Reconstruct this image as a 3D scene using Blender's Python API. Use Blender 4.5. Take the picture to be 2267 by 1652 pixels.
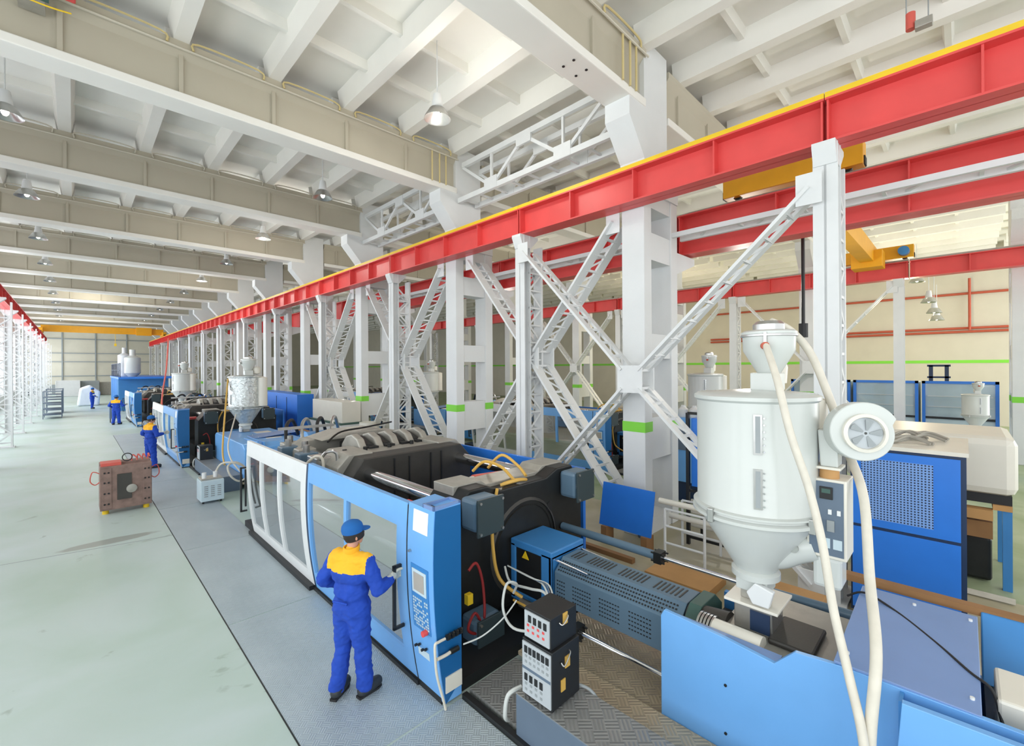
import bpy, math, random
from mathutils import Vector, Matrix, noise
random.seed(5)
for o in list(bpy.data.objects): bpy.data.objects.remove(o)
S = bpy.context.scene
COL = S.collection
PI = math.pi
# ------------------------------------------------------------------ camera
YAW = 0.778
cam_d = bpy.data.cameras.new('camera'); cam = bpy.data.objects.new('camera', cam_d); COL.objects.link(cam)
cam_d.sensor_width = 36.0; cam_d.lens = 985.0 / 2267.0 * 36.0
cam_d.shift_y = -14.0 / 2267.0; cam_d.clip_start = 0.05; cam_d.clip_end = 400
_F = Vector((math.sin(YAW), math.cos(YAW), 0)); _R = Vector((math.cos(YAW), -math.sin(YAW), 0)); _U = Vector((0, 0, 1))
_m = Matrix((_R, _U, -_F)).transposed().to_4x4()
cam.matrix_world = Matrix.Translation((0, 0, 3.4)) @ _m @ Matrix.Rotation(-0.006, 4, 'Z')
S.camera = cam
# ------------------------------------------------------------------ exposure, sky
S.view_settings.view_transform = 'Standard'; S.view_settings.look = 'None'
S.view_settings.gamma = 1.0; S.view_settings.use_curve_mapping = False
S.view_settings.exposure = 0.24
W = bpy.data.worlds.new('overcast_sky'); S.world = W; W.use_nodes = True
W.node_tree.nodes['Background'].inputs[0].default_value = (0.93, 0.97, 1.0, 1)
W.node_tree.nodes['Background'].inputs[1].default_value = 1.25

def area_light(name, loc, rot, sx, sy, power, col=(1, 1, 1)):
    l = bpy.data.lights.new(name, 'AREA'); l.shape = 'RECTANGLE'; l.size = sx; l.size_y = sy; l.energy = power; l.color = col
    o = bpy.data.objects.new(name, l); COL.objects.link(o); o.location = loc; o.rotation_euler = rot
    return o
# daylight entering through the window wall on the left, then added fill panels behind the camera
area_light('window_daylight', (-5.6, 5, 4.6), (0, -PI / 2, 0), 6.0, 36, 1500, (0.93, 0.97, 1.0))
area_light('window_daylight_far', (-5.6, 56, 4.6), (0, -PI / 2, 0), 6.0, 64, 6400, (0.93, 0.97, 1.0))
area_light('camera_end_fill', (6, -9.6, 4.6), (PI / 2, 0, 0), 24, 8, 230, (1.0, 0.99, 0.97))  # added fill from the unseen camera end, no known door
area_light('annex_fill', (30, -9.6, 4.6), (PI / 2, 0, 0), 16, 8, 1000, (1.0, 0.99, 0.97))  # added to brighten the annex

# ------------------------------------------------------------------ materials
def lin(c):
    return tuple(((x / 255) / 12.92 if x / 255 <= 0.04045 else ((x / 255 + 0.055) / 1.055) ** 2.4) for x in c) + (1,)
def mat(name, rgb, rough=0.5, metal=0.0, var=0.06, scale=3.0, bump=0.0, bscale=60, emit=0):
    m = bpy.data.materials.new(name); m.use_nodes = True; n = m.node_tree; N = n.nodes; L = n.links
    b = N['Principled BSDF']; b.inputs['Roughness'].default_value = rough; b.inputs['Metallic'].default_value = metal
    tc = N.new('ShaderNodeTexCoord'); nz = N.new('ShaderNodeTexNoise'); nz.inputs['Scale'].default_value = scale; nz.inputs['Detail'].default_value = 4
    L.new(tc.outputs['Object'], nz.inputs['Vector'])
    mx = N.new('ShaderNodeMix'); mx.data_type = 'RGBA'
    c = lin(rgb); d = tuple(max(0, x * (1 - var * 2.2)) for x in c[:3]) + (1,)
    mx.inputs[6].default_value = d; mx.inputs[7].default_value = tuple(min(1, x * (1 + var)) for x in c[:3]) + (1,)
    L.new(nz.outputs['Fac'], mx.inputs[0]); L.new(mx.outputs[2], b.inputs['Base Color'])
    if bump:
        nb = N.new('ShaderNodeTexNoise'); nb.inputs['Scale'].default_value = bscale; L.new(tc.outputs['Object'], nb.inputs['Vector'])
        bp = N.new('ShaderNodeBump'); bp.inputs['Strength'].default_value = bump; bp.inputs['Distance'].default_value = 0.02
        L.new(nb.outputs['Fac'], bp.inputs['Height']); L.new(bp.outputs['Normal'], b.inputs['Normal'])
    if emit:
        b.inputs['Emission Color'].default_value = c; b.inputs['Emission Strength'].default_value = emit
    return m
M = dict(
    white=mat('white_paint', (224, 226, 226), 0.45, var=0.04),
    cream=mat('cream_paint', (206, 200, 184), 0.6, var=0.05, scale=1.2),
    girder=mat('girder_shaded_paint', (188, 181, 163), 0.65, var=0.05, scale=1.0),  # cream darkened for the shade on the girders' camera-facing side
    conduit=mat('conduit_cream_yellow', (212, 194, 140), 0.5),
    roof=mat('roof_whitewash', (240, 238, 231), 0.8, var=0.05, scale=0.8),
    conc=mat('painted_concrete', (222, 224, 224), 0.6, var=0.04, scale=1.5, bump=0.15),
    red=mat('red_paint', (228, 82, 80), 0.4, var=0.08, scale=2),
    yellow=mat('yellow_paint', (240, 200, 40), 0.45, var=0.08),
    orange=mat('crane_yellow', (240, 170, 20), 0.45),
    lblue=mat('light_blue_enamel', (112, 172, 232), 0.3, var=0.04),
    mblue=mat('machine_blue_enamel', (62, 132, 196), 0.35, var=0.05),
    sblue=mat('slate_blue_enamel', (120, 148, 196), 0.35, var=0.04),
    dblue=mat('cobalt_enamel', (44, 122, 220), 0.4, var=0.05),
    shadeblue=mat('shaded_blue_enamel', (18, 96, 156), 0.4, var=0.04),  # cabinet blue with the end face's shade put into the colour
    teal=mat('dark_teal_enamel', (52, 66, 70), 0.4),
    navy=mat('navy_frame_paint', (30, 52, 84), 0.45),
    gblue=mat('grey_blue_enamel', (92, 118, 138), 0.4, var=0.05),
    iron=mat('dark_iron', (72, 70, 66), 0.5, 0.3, var=0.15, scale=5, bump=0.1),
    diron=mat('oily_black_iron', (40, 42, 42), 0.4, 0.3, var=0.2, scale=6),
    giron=mat('worn_grey_iron', (176, 173, 164), 0.45, 0.35, var=0.15, scale=6, bump=0.1),
    steel=mat('brushed_steel', (190, 190, 188), 0.28, 0.9, var=0.08, scale=12),
    chrome=mat('chrome', (226, 228, 232), 0.1, 1.0, var=0.02),
    beige=mat('beige_enamel', (226, 222, 210), 0.35, var=0.03),
    hop=mat('hopper_enamel', (200, 204, 200), 0.25, var=0.03, scale=1.5),
    black=mat('black_paint', (26, 28, 30), 0.5),
    rubber=mat('black_rubber', (34, 34, 36), 0.7),
    hose=mat('ribbed_cream_hose', (216, 210, 196), 0.5, var=0.08, scale=10),
    wcable=mat('grey_white_cable', (205, 208, 204), 0.5),
    ycable=mat('yellow_cable', (214, 170, 80), 0.5),
    rhose=mat('dark_red_hose', (150, 40, 40), 0.5),
    copper=mat('rusted_copper_paint', (186, 86, 62), 0.6, var=0.1),
    mould=mat('rusty_mould_steel', (150, 124, 114), 0.6, 0.2, var=0.25, scale=8, bump=0.2),
    pink=mat('faded_red_paint', (214, 96, 84), 0.5),
    green=mat('green_band_paint', (128, 214, 62), 0.5, var=0.03),
    cardboard=mat('cardboard', (196, 150, 96), 0.8, var=0.1),
    wood=mat('rough_wood', (150, 110, 70), 0.8, var=0.15),
    paper=mat('paper', (238, 240, 246), 0.7, var=0.01),
    silver=mat('silver_foil_wrap', (206, 212, 212), 0.3, 0.55, var=0.25, scale=14, bump=1.0, bscale=12),
    grey=mat('grey_enamel', (150, 156, 158), 0.45),
    panel=mat('slate_panel', (96, 112, 130), 0.45),
    lcd=mat('dull_screen', (176, 170, 160), 0.25),
    ctrl=mat('controller_front', (182, 188, 192), 0.5),
    keys=mat('pale_keys', (196, 214, 222), 0.5),
    dgreen=mat('dark_green_paint', (60, 92, 84), 0.5),
    skin=mat('skin', (206, 150, 124), 0.5, var=0.04),
    hair=mat('dark_hair', (40, 32, 28), 0.7),
    cobalt=mat('cobalt_coverall_cloth', (24, 70, 178), 0.85, var=0.16, scale=7, bump=0.5, bscale=14),
    yoke=mat('amber_yoke_cloth', (246, 182, 40), 0.85, var=0.06, scale=9, bump=0.4, bscale=14),
    cap=mat('blue_cap_cloth', (22, 96, 168), 0.85, var=0.08),
    glove=mat('knitted_grey_glove', (196, 196, 184), 0.9, bump=0.4, bscale=120),
    boot=mat('black_boot_leather', (44, 48, 52), 0.55),
    lightc=mat('white_cloth', (228, 232, 236), 0.8),
    lamp_glow=mat('lamp_bulb', (255, 250, 235), 0.5, emit=6),
)
def glass(name, tint, refl=0.35, op=0.35):
    m = bpy.data.materials.new(name); m.use_nodes = True; N = m.node_tree.nodes; L = m.node_tree.links
    N.remove(N['Principled BSDF']); out = N['Material Output']
    tr = N.new('ShaderNodeBsdfTransparent'); tr.inputs[0].default_value = tint
    gl = N.new('ShaderNodeBsdfGlossy'); gl.inputs['Roughness'].default_value = 0.04; gl.inputs[0].default_value = (0.9, 0.93, 0.95, 1)
    df = N.new('ShaderNodeBsdfDiffuse'); df.inputs[0].default_value = (0.42, 0.44, 0.43, 1)
    fr = N.new('ShaderNodeFresnel'); fr.inputs['IOR'].default_value = 1.5
    ad = N.new('ShaderNodeMath'); ad.operation = 'ADD'; ad.use_clamp = True; ad.inputs[1].default_value = refl; L.new(fr.outputs[0], ad.inputs[0])
    m1 = N.new('ShaderNodeMixShader'); m1.inputs[0].default_value = op; L.new(tr.outputs[0], m1.inputs[1]); L.new(df.outputs[0], m1.inputs[2])
    m2 = N.new('ShaderNodeMixShader'); L.new(ad.outputs[0], m2.inputs[0]); L.new(m1.outputs[0], m2.inputs[1]); L.new(gl.outputs[0], m2.inputs[2])
    ge = N.new('ShaderNodeNewGeometry'); t2 = N.new('ShaderNodeBsdfTransparent'); m3 = N.new('ShaderNodeMixShader')
    L.new(ge.outputs['Backfacing'], m3.inputs[0]); L.new(m2.outputs[0], m3.inputs[1]); L.new(t2.outputs[0], m3.inputs[2])
    L.new(m3.outputs[0], out.inputs[0]); return m
M['pane'] = glass('smoked_polycarbonate', (0.5, 0.52, 0.52, 1), 0.45, 0.3)
M['window_pane'] = glass('window_glass', (0.96, 0.98, 1, 1), 0.02, 0.03)
M['clear'] = glass('clear_guard_panel', (0.95, 0.97, 0.98, 1), 0.03, 0.08)

def floor_mat():
    m = bpy.data.materials.new('concrete_floor'); m.use_nodes = True; N = m.node_tree.nodes; L = m.node_tree.links; b = N['Principled BSDF']
    tc = N.new('ShaderNodeTexCoord')
    def nz(s, d=5, dist=0):
        n = N.new('ShaderNodeTexNoise'); n.inputs['Scale'].default_value = s; n.inputs['Detail'].default_value = d; n.inputs['Distortion'].default_value = dist
        L.new(tc.outputs['Object'], n.inputs['Vector']); return n
    r = N.new('ShaderNodeValToRGB'); n1 = nz(0.55, 6, 0.6); L.new(n1.outputs['Fac'], r.inputs[0])
    e = r.color_ramp.elements; e[0].position = 0.3; e[0].color = lin((170, 188, 176)); e[1].position = 0.7; e[1].color = lin((188, 200, 198))
    k = e.new(0.5); k.color = lin((180, 195, 188))
    r2 = N.new('ShaderNodeValToRGB'); n2 = nz(1.3, 8, 1.5); L.new(n2.outputs['Fac'], r2.inputs[0])
    e = r2.color_ramp.elements; e[0].position = 0.27; e[0].color = (0.45, 0.44, 0.38, 1); e[1].position = 0.33; e[1].color = (1, 1, 1, 1)
    mx = N.new('ShaderNodeMix'); mx.data_type = 'RGBA'; mx.blend_type = 'MULTIPLY'; mx.inputs[0].default_value = 0.5
    L.new(r.outputs[0], mx.inputs[6]); L.new(r2.outputs[0], mx.inputs[7])
    # the annex behind the first column row has a greener, older floor
    sp = N.new('ShaderNodeSeparateXYZ'); L.new(tc.outputs['Object'], sp.inputs[0])
    gt = N.new('ShaderNodeMath'); gt.operation = 'GREATER_THAN'; gt.inputs[1].default_value = 9.5; L.new(sp.outputs[0], gt.inputs[0])
    r3 = N.new('ShaderNodeValToRGB'); n3 = nz(0.8, 6, 1.0); L.new(n3.outputs['Fac'], r3.inputs[0])
    e = r3.color_ramp.elements; e[0].position = 0.3; e[0].color = lin((134, 152, 106)); e[1].position = 0.7; e[1].color = lin((168, 180, 146))
    m3 = N.new('ShaderNodeMix'); m3.data_type = 'RGBA'; L.new(gt.outputs[0], m3.inputs[0]); L.new(mx.outputs[2], m3.inputs[6]); L.new(r3.outputs[0], m3.inputs[7])
    # brown worn concrete between machine and columns
    g1 = N.new('ShaderNodeMath'); g1.operation = 'GREATER_THAN'; g1.inputs[1].default_value = 4.9; L.new(sp.outputs[0], g1.inputs[0])
    g2 = N.new('ShaderNodeMath'); g2.operation = 'LESS_THAN'; g2.inputs[1].default_value = 9.5; L.new(sp.outputs[0], g2.inputs[0])
    g3 = N.new('ShaderNodeMath'); g3.operation = 'MULTIPLY'; L.new(g1.outputs[0], g3.inputs[0]); L.new(g2.outputs[0], g3.inputs[1])
    r4 = N.new('ShaderNodeValToRGB'); L.new(n3.outputs['Fac'], r4.inputs[0])
    e = r4.color_ramp.elements; e[0].position = 0.35; e[0].color = lin((168, 160, 128)); e[1].position = 0.65; e[1].color = lin((190, 182, 160))
    m4 = N.new('ShaderNodeMix'); m4.data_type = 'RGBA'; L.new(g3.outputs[0], m4.inputs[0]); L.new(m3.outputs[2], m4.inputs[6]); L.new(r4.outputs[0], m4.inputs[7])
    # one long oil puddle stain
    mp = N.new('ShaderNodeMapping'); mp.inputs['Location'].default_value = (-0.54, -38.05, -0.14); mp.inputs['Scale'].default_value = (0.8, 3.2, 1); L.new(tc.outputs['Object'], mp.inputs[0])
    n5 = nz(3.0, 4); sb = N.new('ShaderNodeMix'); sb.data_type = 'VECTOR'; sb.inputs[0].default_value = 0.22; L.new(mp.outputs[0], sb.inputs[4]); L.new(n5.outputs['Color'], sb.inputs[5])
    ln = N.new('ShaderNodeVectorMath'); ln.operation = 'LENGTH'; L.new(sb.outputs[1], ln.inputs[0])
    lt = N.new('ShaderNodeMapRange'); lt.inputs['From Min'].default_value = 0.42; lt.inputs['From Max'].default_value = 0.5; lt.inputs['To Min'].default_value = 0.75; lt.inputs['To Max'].default_value = 0.0; L.new(ln.outputs['Value'], lt.inputs[0])
    m5 = N.new('ShaderNodeMix'); m5.data_type = 'RGBA'; L.new(lt.outputs[0], m5.inputs[0]); L.new(m4.outputs[2], m5.inputs[6]); m5.inputs[7].default_value = lin((140, 142, 134))
    L.new(m5.outputs[2], b.inputs['Base Color']); b.inputs['Roughness'].default_value = 0.42
    return m
def plate_mat(name, c0, c1, sc=14, strength=0.5):
    m = bpy.data.materials.new(name); m.use_nodes = True; N = m.node_tree.nodes; L = m.node_tree.links; b = N['Principled BSDF']
    tc = N.new('ShaderNodeTexCoord')
    mp = N.new('ShaderNodeMapping'); mp.inputs['Rotation'].default_value = (0, 0, PI / 4); mp.inputs['Scale'].default_value = (sc, sc, sc); L.new(tc.outputs['Object'], mp.inputs[0])
    ck = N.new('ShaderNodeTexChecker'); ck.inputs['Scale'].default_value = 1.0; L.new(mp.outputs[0], ck.inputs['Vector'])
    w1 = N.new('ShaderNodeTexWave'); w1.bands_direction = 'X'; w1.inputs['Scale'].default_value = 1.0; L.new(mp.outputs[0], w1.inputs['Vector'])
    w2 = N.new('ShaderNodeTexWave'); w2.bands_direction = 'Y'; w2.inputs['Scale'].default_value = 1.0; L.new(mp.outputs[0], w2.inputs['Vector'])
    mh = N.new('ShaderNodeMix'); L.new(ck.outputs['Fac'], mh.inputs[0]); L.new(w1.outputs['Fac'], mh.inputs[2]); L.new(w2.outputs['Fac'], mh.inputs[3])
    nz = N.new('ShaderNodeTexNoise'); nz.inputs['Scale'].default_value = 1.6; nz.inputs['Detail'].default_value = 6; L.new(tc.outputs['Object'], nz.inputs['Vector'])
    mx = N.new('ShaderNodeMix'); mx.data_type = 'RGBA'; mx.inputs[6].default_value = lin(c0); mx.inputs[7].default_value = lin(c1); L.new(nz.outputs['Fac'], mx.inputs[0])
    dk = N.new('ShaderNodeMix'); dk.data_type = 'RGBA'; dk.blend_type = 'MULTIPLY'; dk.inputs[0].default_value = 0.35
    cr = N.new('ShaderNodeValToRGB'); cr.color_ramp.elements[0].color = (0.55, 0.55, 0.55, 1); L.new(mh.outputs[0], cr.inputs[0])
    L.new(mx.outputs[2], dk.inputs[6]); L.new(cr.outputs[0], dk.inputs[7]); L.new(dk.outputs[2], b.inputs['Base Color'])
    bp = N.new('ShaderNodeBump'); bp.inputs['Strength'].default_value = strength; bp.inputs['Distance'].default_value = 0.005; L.new(mh.outputs[0], bp.inputs['Height']); L.new(bp.outputs[0], b.inputs['Normal'])
    b.inputs['Metallic'].default_value = 0.25; b.inputs['Roughness'].default_value = 0.42; return m
M['floor'] = floor_mat()
M['plate'] = plate_mat('steel_floor_plate', (164, 178, 184), (192, 203, 208))
M['checker'] = plate_mat('tan_checker_plate', (168, 150, 124), (222, 206, 176), 9, 0.9)
M['tread'] = plate_mat('dark_checker_plate', (122, 124, 124), (164, 164, 160), 9, 0.8)
def perf_mat():
    m = bpy.data.materials.new('perforated_cobalt_panel'); m.use_nodes = True; N = m.node_tree.nodes; L = m.node_tree.links; b = N['Principled BSDF']
    tc = N.new('ShaderNodeTexCoord'); sp = N.new('ShaderNodeSeparateXYZ'); L.new(tc.outputs['Object'], sp.inputs[0])
    def cell(i):
        a = N.new('ShaderNodeMath'); a.operation = 'MULTIPLY'; a.inputs[1].default_value = 30; L.new(sp.outputs[i], a.inputs[0])
        f = N.new('ShaderNodeMath'); f.operation = 'FRACT'; L.new(a.outputs[0], f.inputs[0])
        g = N.new('ShaderNodeMath'); g.operation = 'GREATER_THAN'; g.inputs[1].default_value = 0.5; L.new(f.outputs[0], g.inputs[0]); return g
    mu = N.new('ShaderNodeMath'); mu.operation = 'MULTIPLY'; L.new(cell(1).outputs[0], mu.inputs[0]); L.new(cell(2).outputs[0], mu.inputs[1])
    mx = N.new('ShaderNodeMix'); mx.data_type = 'RGBA'; mx.inputs[6].default_value = lin((120, 160, 220)); mx.inputs[7].default_value = lin((16, 30, 60)); L.new(mu.outputs[0], mx.inputs[0])
    L.new(mx.outputs[2], b.inputs['Base Color']); return m
M['perf'] = perf_mat()

# ------------------------------------------------------------------ mesh helpers
class MB:
    def __init__(s): s.v = []; s.f = []; s.mi = []; s.k = 0
    def _add(s, vs, fs):
        n = len(s.v); s.v += [tuple(v) for v in vs]; s.f += [tuple(i + n for i in f) for f in fs]; s.mi += [s.k] * len(fs); return s
    def box(s, x0, y0, z0, x1, y1, z1):
        x0, x1 = sorted((x0, x1)); y0, y1 = sorted((y0, y1)); z0, z1 = sorted((z0, z1))
        return s._add([(x0, y0, z0), (x1, y0, z0), (x1, y1, z0), (x0, y1, z0), (x0, y0, z1), (x1, y0, z1), (x1, y1, z1), (x0, y1, z1)],
                      [(0, 3, 2, 1), (4, 5, 6, 7), (0, 1, 5, 4), (1, 2, 6, 5), (2, 3, 7, 6), (3, 0, 4, 7)])
    def bar(s, p, q, w, h, up=(0, 0, 1)):
        p = Vector(p); q = Vector(q); d = (q - p).normalized(); a = d.cross(Vector(up))
        if a.length < 1e-4: a = d.cross(Vector((1, 0, 0)))
        a.normalize(); b = a.cross(d); a = a * w / 2; b = b * h / 2
        return s._add([p - a - b, p + a - b, p + a + b, p - a + b, q - a - b, q + a - b, q + a + b, q - a + b],
                      [(0, 1, 2, 3), (7, 6, 5, 4), (0, 4, 5, 1), (1, 5, 6, 2), (2, 6, 7, 3), (3, 7, 4, 0)])
    def cyl(s, p, q, r, r2=None, n=16):
        p = Vector(p); q = Vector(q); r2 = r if r2 is None else r2; d = (q - p).normalized()
        a = d.orthogonal().normalized(); b = d.cross(a); vs = []
        for c, rr in ((p, r), (q, r2)):
            for i in range(n): t = 2 * PI * i / n; vs.append(c + (a * math.cos(t) + b * math.sin(t)) * rr)
        fs = [(i, (i + 1) % n, n + (i + 1) % n, n + i) for i in range(n)] + [tuple(range(n))[::-1], tuple(range(n, 2 * n))]
        return s._add(vs, fs)
    def lathe(s, c, prof, n=32, axis=(0, 0, 1), cap=True):
        c = Vector(c); d = Vector(axis).normalized(); a = d.orthogonal().normalized(); b = d.cross(a); vs = []; m = len(prof)
        for (r, h) in prof:
            for i in range(n): t = 2 * PI * i / n; vs.append(c + d * h + (a * math.cos(t) + b * math.sin(t)) * max(r, 1e-4))
        fs = [(j * n + i, j * n + (i + 1) % n, (j + 1) * n + (i + 1) % n, (j + 1) * n + i) for j in range(m - 1) for i in range(n)]
        if cap: fs += [tuple(range(n))[::-1], tuple(range((m - 1) * n, m * n))]
        return s._add(vs, fs)
    def tube(s, pts, r, n=8, sub=6):
        P = [Vector(p) for p in pts]; Q = []
        for i in range(len(P) - 1):
            p0 = P[max(i - 1, 0)]; p1 = P[i]; p2 = P[i + 1]; p3 = P[min(i + 2, len(P) - 1)]
            for k in range(sub):
                t = k / sub; Q.append(0.5 * ((2 * p1) + (p2 - p0) * t + (2 * p0 - 5 * p1 + 4 * p2 - p3) * t * t + (3 * p1 - p0 - 3 * p2 + p3) * t ** 3))
        Q.append(P[-1]); vs = []; a = None
        for i, c in enumerate(Q):
            d = (Q[min(i + 1, len(Q) - 1)] - Q[max(i - 1, 0)]).normalized()
            a = d.orthogonal().normalized() if a is None else (a - d * a.dot(d)).normalized()
            b = d.cross(a)
            for k in range(n): t = 2 * PI * k / n; vs.append(c + (a * math.cos(t) + b * math.sin(t)) * r)
        m = len(Q)
        fs = [(j * n + i, j * n + (i + 1) % n, (j + 1) * n + (i + 1) % n, (j + 1) * n + i) for j in range(m - 1) for i in range(n)]
        fs += [tuple(range(n))[::-1], tuple(range((m - 1) * n, m * n))]
        return s._add(vs, fs)
    def prism(s, poly, axis, a, b):
        def P(u, v, w): return {'x': (w, u, v), 'y': (u, w, v), 'z': (u, v, w)}[axis]
        n = len(poly); vs = [P(u, v, a) for u, v in poly] + [P(u, v, b) for u, v in poly]
        return s._add(vs, [(i, (i + 1) % n, n + (i + 1) % n, n + i) for i in range(n)] + [tuple(range(n))[::-1], tuple(range(n, 2 * n))])
    def ball(s, c, r, sc=(1, 1, 1), n=12):
        c = Vector(c); vs = []; m = n // 2 + 1
        for j in range(m):
            ph = PI * j / (m - 1)
            for i in range(n): t = 2 * PI * i / n; vs.append((c.x + r * sc[0] * max(math.sin(ph), 1e-3) * math.cos(t), c.y + r * sc[1] * max(math.sin(ph), 1e-3) * math.sin(t), c.z + r * sc[2] * math.cos(ph)))
        return s._add(vs, [(j * n + i, (j + 1) * n + i, (j + 1) * n + (i + 1) % n, j * n + (i + 1) % n) for j in range(m - 1) for i in range(n)])
    def build(s, name, m, parent=None, smooth=False, bevel=0.0, org=None):
        o0 = Vector(org) if org is not None else (ORG[parent.name] if parent is not None else Vector((0, 0, 0)))
        me = bpy.data.meshes.new(name); me.from_pydata([tuple(Vector(v) - o0) for v in s.v], [], s.f)
        for x in (m if isinstance(m, (list, tuple)) else [m]): me.materials.append(M[x] if isinstance(x, str) else x)
        if any(s.mi): me.polygons.foreach_set('material_index', s.mi)
        import bmesh
        b = bmesh.new(); b.from_mesh(me); bmesh.ops.recalc_face_normals(b, faces=b.faces); b.to_mesh(me); b.free()
        if smooth:
            me.polygons.foreach_set('use_smooth', [True] * len(me.polygons))
            try: me.set_sharp_from_angle(angle=math.radians(38))
            except Exception: pass
        me.update(); o = bpy.data.objects.new(name, me); COL.objects.link(o)
        if parent is not None: o.parent = parent
        elif org is not None: o.location = o0
        ORG[o.name] = o0
        if bevel:
            bv = o.modifiers.new('bevel', 'BEVEL'); bv.width = bevel; bv.segments = 2; bv.limit_method = 'ANGLE'
        return o
ORG = {}
def tag(o, label=None, cat=None, group=None, kind=None):
    if label: o['label'] = label
    if cat: o['category'] = cat
    if group: o['group'] = group
    if kind: o['kind'] = kind
    return o
def thing(name, loc, label, cat, group=None):
    o = bpy.data.objects.new(name, None); COL.objects.link(o); o.location = loc; ORG[o.name] = Vector(loc)
    o.empty_display_size = 0.2
    return tag(o, label, cat, group)
KIDS = {}
def dup(root, delta=(0, 0, 0), label=None, group=None, skip=(), rotz=0):
    kids = {}
    for o in bpy.data.objects:
        if o.parent: kids.setdefault(o.parent.name, []).append(o)
    def rec(o, par):
        c = o.copy(); COL.objects.link(c); c.parent = par
        ORG[c.name] = ORG[root.name] + Vector(delta)
        for k in kids.get(o.name, []):
            if k.name.split('.')[0] not in skip: rec(k, c)
        return c
    r = rec(root, None); r.location = Vector(root.location) + Vector(delta)
    if rotz: r.rotation_euler = (0, 0, rotz)
    if label: r['label'] = label
    if group: r['group'] = group
    return r
def struct(o): o['kind'] = 'structure'; return o
ORD = 'nearest second third fourth fifth sixth seventh eighth ninth tenth eleventh twelfth thirteenth fourteenth fifteenth sixteenth'.split()

# ------------------------------------------------------------------ room shell
Y0, Y1, XL, XR = -9.0, 88.0, -4.6, 36.0
struct(MB().box(XL, Y0, -0.3, XR, Y1, 0).build('floor', 'floor'))
m = MB().box(XL, Y0, 10.05, XR, Y1, 10.25)
struct(m.build('ceiling', 'roof'))
m = MB().box(XL, Y1, 0, XR, Y1 + 0.3, 10.1)
struct(m.build('wall_back', 'cream'))
m = MB().box(XR, Y0, 0, XR + 0.3, Y1, 10.1)
struct(m.build('wall_right', 'cream'))
struct(MB().box(XR - 0.02, Y0, 3.45, XR, Y1, 3.62).build('trim_1', 'green'))
m = MB(); m.box(XL - 0.3, Y0, 0, XL, Y1, 1.0); m.box(XL - 0.3, Y0, 7.4, XL, Y1, 10.1)
NB = 16
for k in range(NB + 1):
    y = Y0 + k * (Y1 - Y0) / NB
    m.box(XL - 0.3, max(Y0, y - 0.35), 1.0, XL, min(Y1, y + 0.35), 7.4)
struct(m.build('wall_left', 'conc'))
for k in range(NB):
    ya = Y0 + k * (Y1 - Y0) / NB + 0.35; yb = Y0 + (k + 1) * (Y1 - Y0) / NB - 0.35
    if yb < 14: continue
    f = MB(); x0, x1 = XL - 0.18, XL - 0.1
    for z in (1.0, 2.6, 4.2, 5.8, 7.32): f.box(x0, ya, z, x1, yb, z + 0.08)
    for j in range(5): y = ya + (yb - ya - 0.07) * j / 4; f.box(x0, y, 1.0, x1, y + 0.07, 7.4)
    w = struct(f.build('window_%d' % (k - 2), 'white', org=(XL - 0.14, (ya + yb) / 2, 1.0)))
    MB().box(XL - 0.145, ya, 1.0, XL - 0.135, yb, 7.4).build('window_pane', 'window_pane', w)
# end wall framing
m = MB()
for x in (-1.2, 2.2, 5.6, 9): m.box(x, Y1 - 0.12, 0, x + 0.14, Y1, 10)
for z in (2.4, 4.4, 5.6, 7.6): m.box(XL, Y1 - 0.1, z, 12, Y1, z + 0.12)
struct(m.build('trim_2', 'grey'))
struct(MB().box(XL, Y1 - 0.05, 0, 12, Y1, 1.3).build('baseboard_back', 'grey'))

# roof slabs: longitudinal ribs and short cross ribs, one panel row per bay
CY = [4.65 + 6.05 * k for k in range(-1, 14)]        # column lines
def roof_row(ya, yb):
    m = MB()
    x = -3.4 + 0.0
    xs = [-3.4 + 1.63 * i for i in range(25)]
    for x in xs:
        if x > XR: break
        m.prism([(x - 0.12, 9.62), (x + 0.12, 9.62), (x + 0.2, 10.06), (x - 0.2, 10.06)], 'y', ya, yb)
    for i, x in enumerate(xs[:-1]):
        if x + 1.63 > XR: break
        for j in range(1, 4):
            y = ya + (yb - ya) * j / 4
            m.prism([(y - 0.05, 9.86), (y + 0.05, 9.86), (y + 0.09, 10.06), (y - 0.09, 10.06)], 'x', x + 0.13, x + 1.5)
    return m
for i, c in enumerate(CY[:-1]):
    s = roof_row(c + 0.15, CY[i + 1] - 0.15).build('roof_slab', 'roof', org=(8, c + 3, 9.9))
    tag(s, 'ribbed white concrete roof slabs, %s row of them from the camera' % ORD[i], 'roof slab', 'ribbed roof slabs between the girders')
s = roof_row(Y0, CY[0] - 0.15).build('roof_slab', 'roof', org=(8, -5, 9.9))
tag(s, 'ribbed white concrete roof slabs over the camera end of the hall', 'roof slab', 'ribbed roof slabs between the girders')

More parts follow.
